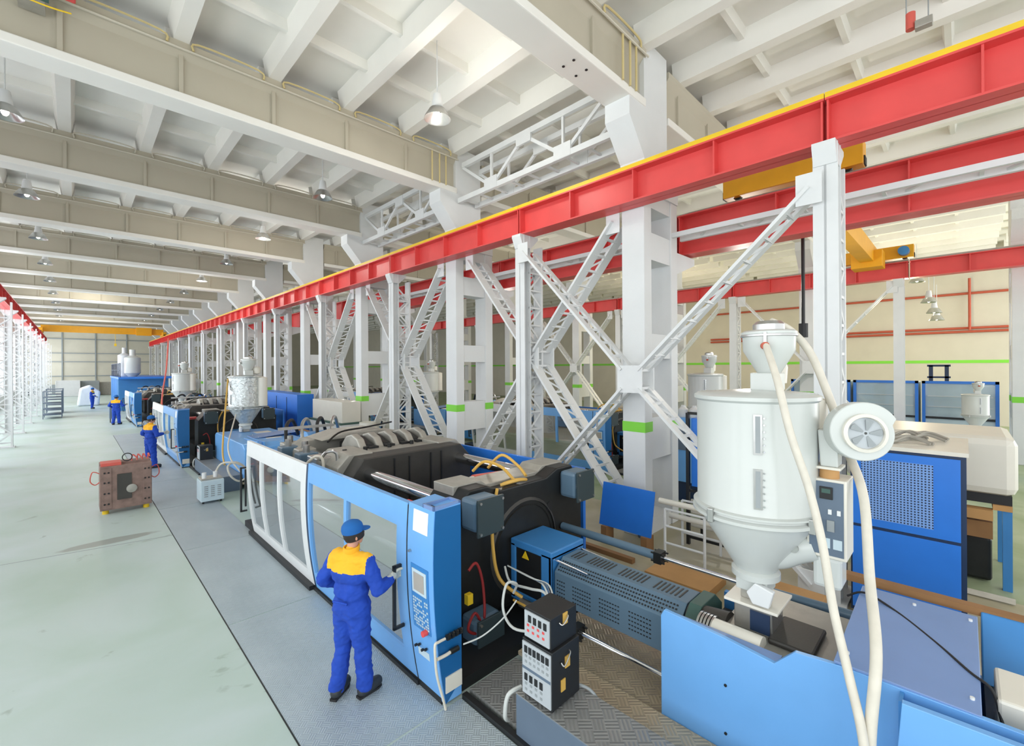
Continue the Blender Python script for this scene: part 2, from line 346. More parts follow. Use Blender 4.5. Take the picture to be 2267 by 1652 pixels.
# roof girders: box web with bottom chord, top flange, vertical stiffeners and the pipe run along the top
def girder(y, xa, xb):
    g = thing('roof_girder', ((xa + xb) / 2, y, 8.5), '', 'roof girder', 'roof girders across the hall')
    m = MB(); m.box(xa, y - 0.17, 8.62, xb, y + 0.17, 9.62); m.build('web', 'girder', g)
    MB().box(xa, y - 0.29, 8.5, xb, y + 0.29, 8.66).build('bottom_flange', 'roof', g, bevel=0.02)
    m = MB(); m.prism([(y - 0.17, 9.35), (y - 0.3, 9.5), (y - 0.3, 9.62), (y + 0.3, 9.62), (y + 0.3, 9.5), (y + 0.17, 9.35)], 'x', xa, xb); m.build('top_flange', 'girder', g)
    x = -3.4 + 1.63
    while x < xb - 0.2:
        if x > xa + 0.1: MB().box(x - 0.035, y - 0.22, 8.64, x + 0.035, y - 0.17, 9.5).build('stiffener', 'girder', g)
        x += 1.63
    if y < 30 and xa < 0:
        m = MB(); x = -3.4 + 1.63
        pts = [(xa, y - 0.36, 9.52)]
        while x < xb - 0.3:
            m.tube([(x + 0.18, y - 0.33, 9.5), (x + 0.26, y - 0.33, 9.66), (x + 1.3, y - 0.33, 9.66), (x + 1.4, y - 0.33, 9.5)], 0.02, 6, 4); x += 1.63
        m.build('conduit', 'conduit' if y < 12 else 'cream', g, smooth=True)
        MB().tube([(xa, y - 0.34, 9.46), (xb, y - 0.34, 9.46)], 0.022, 6, 1).build('cable_pipe', 'cream', g, smooth=True)
    if xa < 0 and y < 12:
        for x in (7.15, 7.4, 7.62): MB().cyl((x, y - 0.32, 8.62), (x, y - 0.32, 9.5), 0.022, n=8).build('drop_pipe', 'conduit', g, smooth=True)
        if y < 6:
            for x, dy in ((5.95, -0.12), (6.3, -0.12), (5.95, 0.1), (6.3, 0.1)): MB().cyl((x, y + dy, 8.49), (x, y + dy, 8.505), 0.025, n=10).build('bolt_hole', 'black', g)
    return g
for i, c in enumerate(CY[:-1]):
    if i == 0: continue
    g = girder(c, -4.2, 8.05); g['label'] = 'deep cream roof girder spanning the machine aisle, %s from the camera' % ORD[i - 1]
    if i < 6:
        g = girder(c, 9.0, 22.2); g['label'] = 'deep cream roof girder over the annex behind the red beams, %s one' % ORD[i - 1]

# concrete two-legged columns
def column(x, y):
    c = thing('concrete_column', (x + 0.7, y, 0), '', 'column', 'two-legged white concrete columns')
    a, b = y - 0.25, y + 0.25
    MB().box(x, a, 0, x + 0.3, b, 6.9).build('front_leg', 'conc', c, bevel=0.015)
    MB().box(x + 1.15, a, 0, x + 1.45, b, 6.9).build('rear_leg', 'conc', c, bevel=0.015)
    for z0, z1 in ((0, 0.3), (1.5, 2.35), (3.55, 4.05), (5.55, 6.1), (6.6, 7.2)):
        MB().box(x + 0.3, a + 0.03, z0, x + 1.15, b - 0.03, z1).build('cross_link', 'conc', c)
    m = MB(); m.prism([(x, 6.9), (x, 7.5), (x - 0.55, 8.15), (x - 0.55, 8.5), (x, 8.5), (x, 9.85), (x + 0.95, 9.85), (x + 0.95, 7.6), (x + 1.45, 7.2), (x + 1.45, 6.9)], 'y', a - 0.02, b + 0.02)
    m.build('capital', 'conc', c)
    MB().box(x - 0.004, a - 0.004, 2.08, x + 0.304, b + 0.004, 2.28).build('green_band', 'green', c)
    MB().box(x + 1.146, a - 0.004, 2.08, x + 1.454, b + 0.004, 2.28).build('green_band', 'green', c)
    return c
col = column(8.0, CY[1]); col['label'] = 'white concrete column behind the crossing braces, nearest along the machine aisle'
for i, c in enumerate(CY[2:-1]):
    dup(col, (0, c - CY[1], 0), 'white concrete column with green band, %s from the camera along the machine aisle' % ORD[i + 1])
dup(col, (14.0, 0, 0), 'white concrete column of the far row, seen right of the white hopper loader')
dup(col, (14.6, -6.05, 0), 'thick white concrete column with green band at the right edge of the photo')
for i in range(2, 9): dup(col, (14.0, CY[i] - CY[1], 0), 'white concrete column in the far annex row, %s from the camera' % ORD[i])

# steel lattice posts under the crane beam
PY = [1.37 + 6.08 * k for k in range(14)]
def post(x, y, top=6.54):
    p = thing('steel_post', (x + 0.3, y, 0), '', 'post', 'white lattice steel posts under the crane beams')
    MB().box(x, y - 0.15, 0, x + 0.02, y + 0.15, top).box(x + 0.2, y - 0.15, 0, x + 0.22, y + 0.15, top).box(x, y - 0.015, 0, x + 0.22, y + 0.015, top).build('front_flange', 'white', p)
    MB().box(x + 0.62, y - 0.13, 0, x + 0.68, y + 0.13, top - 0.2).build('rear_channel', 'white', p)
    m = MB(); z = 0.2; k = 0
    while z < top - 0.5:
        for yy in (y - 0.11, y + 0.11):
            m.bar((x + 0.2, yy, z + (0.42 if k % 2 else 0)), (x + 0.64, yy, z + (0 if k % 2 else 0.42)), 0.015, 0.05)
            m.bar((x + 0.2, yy, z), (x + 0.64, yy, z), 0.015, 0.04)
        z += 0.42; k += 1
    m.build('lacing', 'white', p)
    m = MB(); m.prism([(x - 0.12, top), (x + 0.5, top), (x + 0.5, top - 0.06), (x + 0.24, top - 0.3), (x - 0.02, top - 0.3), (x - 0.12, top - 0.06)], 'y', y - 0.14, y + 0.14); m.build('bearing_bracket', 'white', p)
    MB().box(x - 0.06, y - 0.22, 0, x + 0.74, y + 0.22, 0.05).build('base_plate', 'white', p)
    return p
ps = post(7.62, PY[0]); ps['label'] = 'white steel lattice post directly behind the big dryer hopper and fan'
for i, y in enumerate(PY[1:]): dup(ps, (0, y - PY[0], 0), 'white steel lattice post under the red crane beam, %s from the camera' % ORD[i + 1])
for i in range(6): dup(ps, (14.0, PY[i] - PY[0] + (0.3 if i == 0 else 0), 0), 'slim white steel post under the farthest red beam, %s from the right' % ORD[i])
for i in range(1, 14): dup(ps, (-10.2, CY[i] - PY[0] + 0.4, 0), 'white steel lattice post by the left window wall, %s along it' % ORD[i - 1])

# red crane runway beams, one thing per span
def crane_beam(x, ya, yb, z0, z1, w=0.2, n=4, rail=None, name='crane_beam'):
    L = yb - ya; b = thing(name, (x, (ya + yb) / 2, z0), '', 'crane beam', 'red crane runway beams')
    MB().box(x - 0.01, ya, z0, x + 0.01, yb, z1).build('web', 'red', b)
    MB().box(x - w, ya, z0, x + w, yb, z0 + 0.03).build('bottom_flange', 'red', b)
    MB().box(x - w, ya, z1 - 0.03, x + w, yb, z1).build('top_flange', 'red', b)
    for i in range(n + 1):
        y = ya + 0.03 + (L - 0.06) * i / n
        MB().box(x - w * 0.9, y - 0.012, z0 + 0.03, x + w * 0.9, y + 0.012, z1 - 0.03).build('stiffener', 'red', b)
    if rail: MB().box(x - w + 0.0, ya, z1, x - w + 0.08, yb, z1 + 0.075).build('rail_guard', rail, b)
    MB().box(x - 0.03, ya, z1, x + 0.03, yb, z1 + 0.09).build('rail', 'giron', b)
    return b
b0 = crane_beam(7.77, PY[0] - 6.08, PY[0] - 0.01, 6.54, 7.17, rail='yellow'); b0['label'] = 'red crane beam with yellow edge over the dryer, running out of the photo at top right'
for i in range(13): dup(b0, (0, 6.08 * (i + 1), 0), 'red crane beam with yellow edge between two lattice posts, %s from the right' % ORD[i + 1])
b2 = crane_beam(10.2, CY[0] + 0.01, CY[1] - 0.01, 5.94, 6.86, 0.22, 3); b2['label'] = 'deep red crane beam beyond the near post, lower and wider than the yellow-edged one'
for i in range(1, 8): dup(b2, (0, 6.05 * i, 0), 'deep red crane beam on the annex side of the columns, %s from the right' % ORD[i])
b3 = crane_beam(21.75, PY[0] - 6.06, PY[0] - 0.01, 6.54, 7.15); b3['label'] = 'farthest red crane beam at right, left part resting on a slim post'
for i in range(6): dup(b3, (0, 6.08 * (i + 1), 0), 'farthest row red crane beam behind the braces, %s from the right' % ORD[i + 1])
b4 = crane_beam(-2.45, CY[2], CY[3], 6.54, 7.15); b4['label'] = 'red crane beam on the window side, nearest one at the left edge'
for i in range(1, 11): dup(b4, (0, 6.05 * i, 0), 'red crane beam on the window side, %s along from the left edge' % ORD[i])
m0 = thing('beam_corbel', (9.9, CY[1], 5.6), 'grey steel corbel carrying the deep red beam, on the nearest column', 'corbel', 'corbels under the deep red beam')
MB().prism([(9.45, 5.4), (9.45, 5.9), (10.45, 5.9), (10.45, 5.75)], 'y', CY[1] - 0.2, CY[1] + 0.2).build('bracket', 'conc', m0)
for i in range(1, 7): dup(m0, (0, 6.05 * i, 0), 'grey steel corbel carrying the deep red beam, on the %s column' % ORD[i])

# roof trusses between column heads
def truss(y0, y1, label):
    t = thing('wind_truss', (8.2, (y0 + y1) / 2, 8.2), label, 'truss', 'white trusses between the column heads')
    L = y1 - y0
    for x in (8.1, 8.75):
        MB().bar((x, y0, 9.25), (x, y1, 9.25), 0.1, 0.14).build('top_chord', 'white', t)
        MB().bar((x, y0 - 0.2, 8.28), (x, y1 + 0.2, 8.28), 0.1, 0.14).build('bottom_chord', 'white', t)
        m = MB(); P = [y0, y0 + L * 0.25, y0 + L * 0.5, y0 + L * 0.75, y1]
        m.bar((x, P[0], 9.2), (x, P[1], 8.3), 0.06, 0.08).bar((x, P[1], 8.3), (x, P[2], 9.2), 0.06, 0.08)
        m.bar((x, P[2], 9.2), (x, P[3], 8.3), 0.06, 0.08).bar((x, P[3], 8.3), (x, P[4], 9.2), 0.06, 0.08)
        m.bar((x, P[1], 8.3), (x, P[1], 9.2), 0.06, 0.06, (0, 1, 0)).bar((x, P[3], 8.3), (x, P[3], 9.2), 0.06, 0.06, (0, 1, 0))
        m.build('web_members', 'white', t)
        for yy, zz in ((P[1], 8.38), (P[2], 9.15), (P[3], 8.38)):
            MB().box(x - 0.06, yy - 0.25, zz - 0.16, x + 0.0, yy + 0.25, zz + 0.16).build('gusset_plate', 'white', t)
    for j in range(9): y = y0 + L * j / 8; MB().bar((8.1, y, 8.28), (8.75, y, 8.28), 0.05, 0.05).build('tie', 'white', t)
    return t
truss(CY[1] + 0.6, CY[2] - 0.5, 'white welded truss between the two nearest column heads')
truss(CY[2] + 0.45, CY[3] - 0.5, 'smaller looking white truss between second and third column heads')

# ladder-laced X braces
def laced(m, mm, p, q, x, dx=0.3, w=0.17):
    m.bar((x, p[0], p[1]), (x, q[0], q[1]), 0.05, w, (1, 0, 0)); m.bar((x + dx, p[0], p[1]), (x + dx, q[0], q[1]), 0.05, w, (1, 0, 0))
    P = Vector((0, p[0], p[1])); Q = Vector((0, q[0], q[1])); n = int((Q - P).length / 0.38)
    for i in range(n):
        a = P.lerp(Q, i / n); b = P.lerp(Q, (i + 1) / n)
        mm.bar((x, a.y, a.z), (x + dx, a.y, a.z), 0.05, 0.05); mm.bar((x, a.y, a.z), (x + dx, b.y, b.z), 0.03, 0.04)
def xbrace(name, x, yc, zc, ends, label, dx=0.3, w=0.17):
    t = thing(name, (x, yc, 0.0), label, 'brace', 'white cross braces along the column row')
    for (y, z) in ends:
        a, b = MB(), MB(); laced(a, b, (yc + (y - yc) * 0.06, zc + (z - zc) * 0.06), (y, z), x, dx, w)
        o = a.build('brace_arm', 'white', t); b.build('lacing', 'white', o)
    MB().box(x - 0.05, yc - 0.26, zc - 0.26, x - 0.02, yc + 0.26, zc + 0.26).build('gusset_plate', 'white', t); MB().box(x + dx + 0.02, yc - 0.26, zc - 0.26, x + dx + 0.05, yc + 0.26, zc + 0.26).build('gusset_plate', 'white', t)
    for (y, z) in ends: MB().box(x - 0.04, y - 0.16, z - 0.25, x - 0.02, y + 0.16, z + 0.2).build('end_plate', 'white', t)
    return t
xbrace('cross_brace', 7.55, CY[1] - 0.2, 3.15, [(7.25, 6.1), (1.55, 5.95), (7.25, 0.25), (1.55, 0.25)], 'white laced X brace in front of the nearest concrete column, bolted at a square plate', 0.38, 0.17)
for i in range(3):
    yc = PY[1 + i]
    xbrace('cross_brace', 8.02, yc, 3.6, [(yc - 2.35, 6.4), (yc + 2.35, 6.4), (yc - 2.35, 0.6), (yc + 2.35, 0.6)], 'wide white X brace crossing behind the %s lattice post' % ORD[1 + i], 0.5, 0.26)
for i in range(3):
    yc = PY[1 + i] - 3.0
    xbrace('cross_brace', 21.62, yc, 3.3, [(yc - 2.6, 6.3), (yc + 2.6, 6.3), (yc - 2.6, 0.3), (yc + 2.6, 0.3)], 'pale X brace in the far annex row, %s from the right' % ORD[i], 0.3, 0.18)
# horizontal laced struts on the rear column legs
for i, (ya, yb) in enumerate(((-6, 4.4), (4.9, 10.4), (10.95, 16.5))):
    t = thing('laced_strut', (9.3, (ya + yb) / 2, 6.2), 'horizontal white ladder strut in front of the deep red beam, %s from the right' % ORD[i], 'strut', 'ladder struts between rear column legs')
    for xx in (9.2, 9.62): MB().bar((xx, ya, 6.2), (xx, yb, 6.2), 0.08, 0.1).build('chord', 'white', t)
    y = ya + 0.3; k = 0
    while y < yb - 0.3: MB().bar((9.2, y, 6.2), (9.62, y + (0.3 if k % 2 else 0), 6.2), 0.05, 0.04).build('rung', 'white', t); y += 0.55; k += 1
# ------------------------------------------------------------------ high-bay lamps
def lamp(x, y, z=8.45):
    t = thing('high_bay_lamp', (x, y, z), '', 'ceiling lamp', 'high bay lamps under the roof')
    MB().cyl((x, y, z + 0.42), (x, y, 10.07), 0.012, n=6).build('suspension_rod', 'white', t)
    MB().cyl((x, y, z + 0.22), (x, y, z + 0.5), 0.12, 0.08).build('ballast', 'white', t, smooth=True)
    MB().lathe((x, y, z), [(0.09, 0.24), (0.16, 0.2), (0.26, 0.03), (0.27, 0.0), (0.25, 0.01), (0.12, 0.19)], 24, cap=False).build('reflector', 'steel', t, smooth=True)
    MB().ball((x, y, z + 0.08), 0.06, (1, 1, 1.4)).build('bulb', 'lamp_glow', t, smooth=True)
    return t
l0 = lamp(5.3, 7.5); l0['label'] = 'large looking silver high bay lamp hanging top centre near the truss'
for i in range(1, 11):
    dup(l0, (0, 5.85 * i, 0), 'high bay lamp in the row nearer the columns, %s from the camera' % ORD[i])
    dup(l0, (-6.25, 5.85 * i, 0), 'high bay lamp in the row nearer the windows, %s visible one' % ORD[i - 1])
for j, (x, y, z) in enumerate(((26, 1.4, 6.95), (26.0, 1.03, 6.03), (27.0, 0.9, 5.65), (28, 0.85, 5.4))):
    dup(l0, (x - 5.3, y - 7.5, z - 8.45), 'small bell lamp hanging before the lit annex wall, %s from the top' % ['first', 'second', 'third', 'lowest'][j], 'bell lamps in the annex')
for i, (x, y, p) in enumerate(((5.3, 7.2, 90), (5.3, 19, 120), (5.3, 31, 120), (1, 45, 160), (1, 62, 160), (15.5, 5, 260), (15.5, 16, 300), (28, 14, 420), (29, 2, 380), (15.5, 34, 240))):  # annex points without a fixture are added fill, the rest stand for lamps
    l = bpy.data.lights.new('lamp_fill_light', 'POINT'); l.energy = p; l.shadow_soft_size = 0.3; l.color = (1, 0.96, 0.88) if x < 25 else (1, 0.85, 0.6)
    o = bpy.data.objects.new('lamp_fill_light', l); COL.objects.link(o); o.location = (x, y, 8.1 if x < 10 else 5.6)

#@@MACHINES
# ================================================================== floor plates and seams
ys = [3.64, 6.82, 10.2, 13.62, 17.0, 20.4, 23.8, 27.2, 30.6]
prev = -1.5
for i, y in enumerate(ys):
    p = MB().box(1.44, prev + 0.012, 0.0, 2.81 if i == 0 else 2.62, y - 0.012, 0.006).build('floor_plate', 'plate', org=(2.0, (prev + y) / 2, 0))
    tag(p, 'ribbed steel floor plate beside the machines, %s from the camera' % ORD[i], 'floor plate', 'steel plates along the machines'); prev = y
tag(MB().box(1.425, -1.5, 0, 1.437, 30.6, 0.004).build('floor_joint', 'black', org=(1.43, 14, 0)), 'thin dark joint line running along the aisle beside the steel plates', 'floor joint')

tag(MB().bar((-4.5, 12.4, 0.001), (1.42, 11.35, 0.001), 0.015, 0.004).build('floor_joint', 'grey', org=(-1, 11.8, 0)), 'faint grey joint line crossing the aisle floor by the oil puddle', 'floor joint')
# ================================================================== injection moulding machine
def cx(z): return 2.487 + 0.075 * (z - 1.4) ** 2       # bowed front of doors and cabinet
C = 4.5
def bowed(m, y0, y1, z0, z1, t=0.05, off=0.0, n=10):
    P = [z0 + (z1 - z0) * i / n for i in range(n + 1)]
    m.prism([(cx(z) + off, z) for z in P] + [(cx(z) + off + t, z) for z in P[::-1]], 'y', y0, y1); return m
def machine():
    r = thing('injection_moulding_machine', (C, 3.0, 0), 'nearest blue and white injection moulding machine with open dark platen, worker at its door', 'machine', 'injection moulding machines in the aisle')
    # base and plinth
    MB().box(2.62, 3.7, 0.0, 6.1, 10.9, 0.12).build('plinth', 'black', r)
    MB().box(3.2, 4.4, 0.12, 5.9, 10.8, 0.55).build('machine_bed', 'diron', r)
    m = MB().box(2.54, 7.0, 0.0, 2.62, 10.3, 0.07).box(2.6, 4.1, 0, 2.66, 7.0, 0.05); m.build('kick_rail', 'black', r)
    # white door
    d = bowed(MB(), 6.99, 10.22, 1.64, 1.93, 0.06); bowed(d, 6.99, 10.22, 0.07, 0.22, 0.06)
    for a, b in ((6.99, 7.2), (10.16, 10.22)): bowed(d, a, b, 0.22, 1.64, 0.06)
    for y in (9.3, 8.28): bowed(d, y - 0.035, y + 0.035, 0.22, 1.64, 0.06)
    d = d.build('sliding_door', 'white', r); tag(d, 'white door frame with three panes')
    for a, b in ((7.2, 8.25), (8.31, 9.27), (9.33, 10.16)): bowed(MB(), a, b, 0.18, 1.68, 0.012, 0.03).build('door_pane', 'pane', d, smooth=True)
    MB().box(2.46, 10.22, 0.6, 2.49, 10.25, 1.35).build('door_handle', 'black', d); MB().box(2.38, 10.22, 0.5, 2.41, 10.26, 1.4).box(2.38, 10.22, 0.5, 2.5, 10.25, 0.53).box(2.38, 10.22, 1.37, 2.5, 10.25, 1.4).build('door_handle', 'black', d)
    bowed(MB(), 6.93, 6.985, 0.05, 1.95, 0.08).build('door_post', 'navy', r)
    # blue door
    d = bowed(MB(), 4.13, 6.92, 1.69, 1.965, 0.06); bowed(d, 4.13, 6.92, 0.05, 0.32, 0.06)
    for a, b in ((6.86, 6.92), (4.13, 4.33)): bowed(d, a, b, 0.32, 1.69, 0.06)
    bowed(d, 5.58, 5.66, 0.8, 1.69, 0.06)
    d = d.build('sliding_door', 'lblue', r); tag(d, 'light blue door frame with two panes')
    bowed(MB(), 4.33, 6.86, 0.28, 1.75, 0.012, 0.03).build('door_pane', 'pane', d, smooth=True)
    MB().box(2.39, 4.22, 0.62, 2.42, 4.25, 1.3).box(2.39, 4.22, 1.27, 2.51, 4.25, 1.3).box(2.39, 4.22, 0.62, 2.52, 4.25, 0.65).build('door_handle', 'black', d)
    # control cabinet
    P = [0.03 + (1.98 - 0.03) * i / 12 for i in range(13)]
    m = MB(); m.prism([(cx(z) + 0.0, z) for z in P] + [(2.84, 2.0), (2.84, 0.03)], 'y', 3.65, 4.11)
    cab = m.build('control_cabinet', 'lblue', r, bevel=0.004)
    sp = [(cx(z) + 0.012, z) for z in P] + [(2.835, 1.985), (2.835, 0.2)]
    MB().prism(sp, 'y', 3.643, 3.652).build('end_plate', 'shadeblue', cab)  # same enamel as the front, painted darker for its shaded side
    m = MB()
    for a, b, c_, d_ in ((2.51, 3.66, 2.85, 3.68), (2.51, 3.83, 2.85, 3.85), (2.51, 3.66, 2.53, 3.85), (2.82, 3.66, 2.85, 3.85)): m.box(a, b, 1.98, c_, d_, 2.02)
    m.build('top_frame', 'sblue', cab)
    MB().box(2.53, 3.68, 1.981, 2.82, 3.83, 1.986).build('cable_slot', 'black', cab)
    bowed(MB(), 4.112, 4.128, 0.05, 1.95, 0.05, 0.0).build('door_gap', 'black', cab)
    bowed(MB(), 3.74, 4.0, 1.72, 1.94, 0.006, -0.007).build('paper_sheet', 'paper', cab)
    MB().cyl((2.50, 4.04, 1.5), (2.46, 4.04, 1.5), 0.014, n=10).build('lock_knob', 'steel', cab)
    pn = bowed(MB(), 3.72, 4.03, 0.72, 1.38, 0.006, -0.007).build('operator_panel', 'mblue', cab)
    bowed(MB(), 3.75, 4.0, 1.1, 1.34, 0.006, -0.014).build('screen_bezel', 'keys', pn)
    bowed(MB(), 3.785, 3.965, 1.13, 1.31, 0.004, -0.019).build('screen', 'lcd', pn)
    m = MB(); rr = random.Random(3)
    for i in range(10):
        for j in range(8):
            if rr.random() < 0.78:
                y = 3.74 + j * 0.034; z = 0.76 + i * 0.03; bowed(m, y, y + 0.022, z, z + 0.018, 0.004, -0.012, 1)
    m.build('key_rows', 'keys', pn)
    MB().cyl((2.51, 3.79, 0.74), (2.46, 3.79, 0.74), 0.03, n=12).build('emergency_button', 'red', cab)
    m = MB()
    for i in range(4): m.cyl((2.53, 3.82 + 0.06 * i, 0.55 - 0.03 * (i % 2)), (2.505, 3.82 + 0.06 * i, 0.55 - 0.03 * (i % 2)), 0.014, n=8)
    m.build('selector_switches', 'black', cab); bowed(MB(), 3.8, 4.0, 0.42, 0.5, 0.004, -0.005).build('sticker', 'keys', cab)
    # water pipe on the cabinet end
    m = MB(); m.tube([(2.60, 3.6, 0.02), (2.57, 3.6, 0.14), (2.5, 3.6, 0.4), (2.48, 3.6, 0.6), (2.48, 3.6, 0.71), (2.52, 3.6, 0.72), (2.6, 3.6, 0.72)], 0.013, 8)
    m.tube([(2.5, 3.6, 0.56), (2.6, 3.6, 0.555), (2.66, 3.6, 0.56)], 0.016, 8)
    m.build('water_pipe', 'hose', cab, smooth=True)
    for i in range(4): MB().cyl((2.62 + 0.05 * i, 3.6, 0.72), (2.65 + 0.05 * i, 3.6, 0.72), 0.03, n=10).cyl((2.635 + 0.05 * i, 3.6, 0.72), (2.635 + 0.05 * i, 3.57, 0.76), 0.012, n=6).build('valve', 'diron', cab)
    MB().cyl((2.66, 3.6, 0.56), (2.76, 3.6, 0.56), 0.026, n=10).build('valve', 'diron', cab)
    MB().box(2.63, 3.63, 0.14, 2.83, 3.645, 0.3).build('rating_plate', 'beige', cab)
    # stationary platen
    oct_ = [(3.2, 0.2), (3.2, 1.5), (3.5, 1.86), (3.8, 1.86), (4.05, 1.76), (4.95, 1.76), (5.2, 1.86), (5.55, 1.86), (5.8, 1.5), (5.8, 0.2)]
    pl = MB().prism(oct_, 'y', 4.32, 5.0).build('stationary_platen', 'diron', r, bevel=0.02)
    MB().prism([(3.42, 1.88), (3.88, 1.88), (3.98, 1.81), (5.02, 1.81), (5.12, 1.88), (5.6, 1.88), (5.6, 1.5), (3.42, 1.5)], 'y', 4.55, 4.98).build('platen_cap', 'giron', pl, bevel=0.01)
    MB().lathe((C, 4.3, 0.9), [(0.62, 0.0), (0.66, 0.02), (0.66, 0.06), (0.56, 0.06), (0.56, 0.0)], 40, (0, 1, 0), cap=False).build('locating_ring', 'iron', pl, smooth=True)
    MB().cyl((5.02, 4.31, 1.33), (5.02, 4.325, 1.33), 0.07, n=20).build('lifting_hole', 'black', pl); MB().cyl((3.95, 4.31, 1.25), (3.95, 4.325, 1.25), 0.06, n=20).build('lifting_hole', 'black', pl)
    for x in (3.55, 5.45):
        for z in (1.62, 0.2):
            m = MB().box(x - 0.2, 4.02, z - 0.19, x + 0.2, 4.32, z + 0.2); nb = m.build('tie_bar_nut_cover', 'gblue', pl, bevel=0.05)
            MB().box(x - 0.215, 3.96, z - 0.22, x + 0.2, 3.99, z + 0.22).build('cover_plate', 'teal', nb, bevel=0.006)
            MB().cyl((x, 3.99, z), (x, 4.03, z), 0.17, n=24).build('nut', 'steel', nb, smooth=True)
            m = MB()
            for a in (-0.18, 0.17):
                for b in (-0.18, 0.18): m.cyl((x + a, 3.97, z + b), (x + a, 3.94, z + b), 0.018, n=6)
            m.build('cover_screws', 'steel', nb)
    # tie bars
    for x in (3.55, 5.45):
        for z in (1.6, 0.62): MB().cyl((x, 5.0, z), (x, 10.6, z), 0.1, n=28).build('tie_bar', 'chrome', r, smooth=True)
    # moving platen
    mp = MB().prism([(3.25, 0.2), (3.25, 1.6), (3.45, 1.87), (5.5, 1.87), (5.75, 1.6), (5.75, 0.2)], 'y', 7.05, 7.5).build('moving_platen', 'iron', r, bevel=0.02)
    tag(mp, 'moving platen with dark face')
    MB().prism([(3.15, 1.3), (3.15, 1.7), (3.35, 1.9), (3.8, 1.9), (3.8, 1.3)], 'y', 7.4, 8.3).build('platen_shoulder', 'giron', mp, bevel=0.02)
    MB().prism([(5.85, 1.3), (5.85, 1.7), (5.65, 1.9), (5.2, 1.9), (5.2, 1.3)], 'y', 7.4, 8.3).build('platen_shoulder', 'giron', mp, bevel=0.02)
    m = MB().box(3.8, 7.5, 1.55, 5.2, 8.2, 1.84); m.build('platen_top', 'giron', mp, bevel=0.02)
    for x in (4.02, 4.32, 4.78, 5.02): MB().box(x - 0.012, 7.03, 0.4, x + 0.012, 7.05, 1.8).build('tee_slot', 'black', mp)
    m = MB()
    for x in (3.5, 3.9, 4.4, 4.9): m.cyl((x, 7.9, 1.84), (x, 7.9, 1.915), 0.04, n=10)
    m.build('lifting_bolt', 'diron', mp)
    # toggle links
    for i, x in enumerate((3.95, 4.3, 4.65, 5.0, 5.35)):
        MB().prism([(8.05, 1.4), (8.05, 1.85), (8.2, 2.02), (8.45, 2.09), (8.7, 2.03), (8.9, 1.85), (8.95, 1.4)], 'x', x - 0.075, x + 0.075).build('toggle_link', 'giron', r, bevel=0.03)
        if i < 4:
            MB().prism([(8.1, 1.4), (8.15, 1.9), (8.6, 2.02), (9.4, 1.82), (9.4, 1.4)], 'x', x + 0.1, x + 0.25).build('toggle_arm', 'diron', r, bevel=0.02)
            MB().box(x + 0.08, 7.98, 1.5, x + 0.27, 8.1, 1.88).build('gap_block', 'black', r)  # black block filling the gap between two links
    MB().cyl((3.8, 8.5, 1.8), (5.5, 8.5, 1.8), 0.07, n=14).build('toggle_pin', 'steel', r, smooth=True)
    # rear platen and adjusting gear
    rp = MB().prism([(3.2, 0.2), (3.2, 1.7), (3.5, 1.9), (5.5, 1.9), (5.8, 1.7), (5.8, 0.2)], 'y', 9.6, 10.1).build('rear_platen', 'giron', r, bevel=0.02)
    MB().prism([(3.6, 1.9), (4.1, 2.02), (4.9, 2.02), (5.4, 1.9)], 'y', 9.2, 10.1).build('top_cover', 'giron', rp, bevel=0.02)
    m = MB().tube([(3.6, 8.9, 1.92), (4.0, 9.2, 2.05), (4.6, 9.3, 2.08), (5.4, 9.6, 2.1)], 0.02, 6); m.build('hydraulic_line', 'diron', rp, smooth=True)
    for x in (3.55, 5.45): MB().cyl((x, 10.1, 1.6), (x, 10.35, 1.6), 0.2, n=24).build('adjusting_nut', 'iron', rp, smooth=True)
    v = MB().box(3.0, 7.9, 1.35, 3.4, 8.35, 1.82).build('hydraulic_valve_block', 'steel', r, bevel=0.02)
    MB().tube([(3.05, 7.85, 1.8), (3.1, 7.7, 1.95), (3.25, 7.65, 1.9), (3.25, 7.65, 1.5)], 0.03, 8).build('pipe_elbow', 'steel', v, smooth=True)
    MB().tube([(2.85, 7.95, 1.75), (2.95, 7.8, 1.88), (3.05, 7.75, 1.8), (3.05, 7.75, 1.4)], 0.026, 8).build('pipe_elbow', 'hose', v, smooth=True)
    for i, (x, y) in enumerate(((3.0, 8.7), (3.15, 9.2), (3.0, 9.7), (3.2, 10.2))):
        u = MB().box(x, y, 1.2, x + 0.35, y + 0.3, 1.78).build('hydraulic_cylinder_mount', 'giron' if i % 2 else 'gblue', r, bevel=0.02)
        MB().cyl((x + 0.17, y + 0.15, 1.78), (x + 0.17, y + 0.15, 1.92), 0.06, n=12).build('valve_head', 'steel', u, smooth=True)
    # pump group behind the clamp
    u = MB().box(3.6, 10.9, 0.1, 5.6, 12.4, 1.35).build('oil_tank', 'mblue', r, bevel=0.02)
    MB().cyl((4.0, 11.2, 1.6), (5.1, 11.2, 1.6), 0.25, n=24).build('pump_motor', 'lblue', u, smooth=True)
    for i in range(4): MB().tube([(3.4 + 0.35 * i, 10.7, 1.7), (3.5 + 0.35 * i, 11.0, 2.05), (3.8 + 0.35 * i, 11.5, 2.12), (4.1 + 0.35 * i, 12.0, 1.7)], 0.04, 8).build('hydraulic_hose', 'steel' if i % 2 else 'rubber', u, smooth=True)
    MB().bar((3.2, 10.6, 2.05), (4.4, 10.5, 2.05), 0.05, 0.06).build('support_rail', 'steel', u)
    # far side guard
    MB().box(6.1, 4.5, 0.1, 6.17, 10.6, 1.68).build('rear_guard', 'dblue', r, bevel=0.01)
    # mould area: nozzle side hoist and cables
    MB().cyl((4.3, 5.2, 1.62), (4.9, 5.05, 1.62), 0.15, n=20).build('ejector_cylinder', 'pink', r, smooth=True)
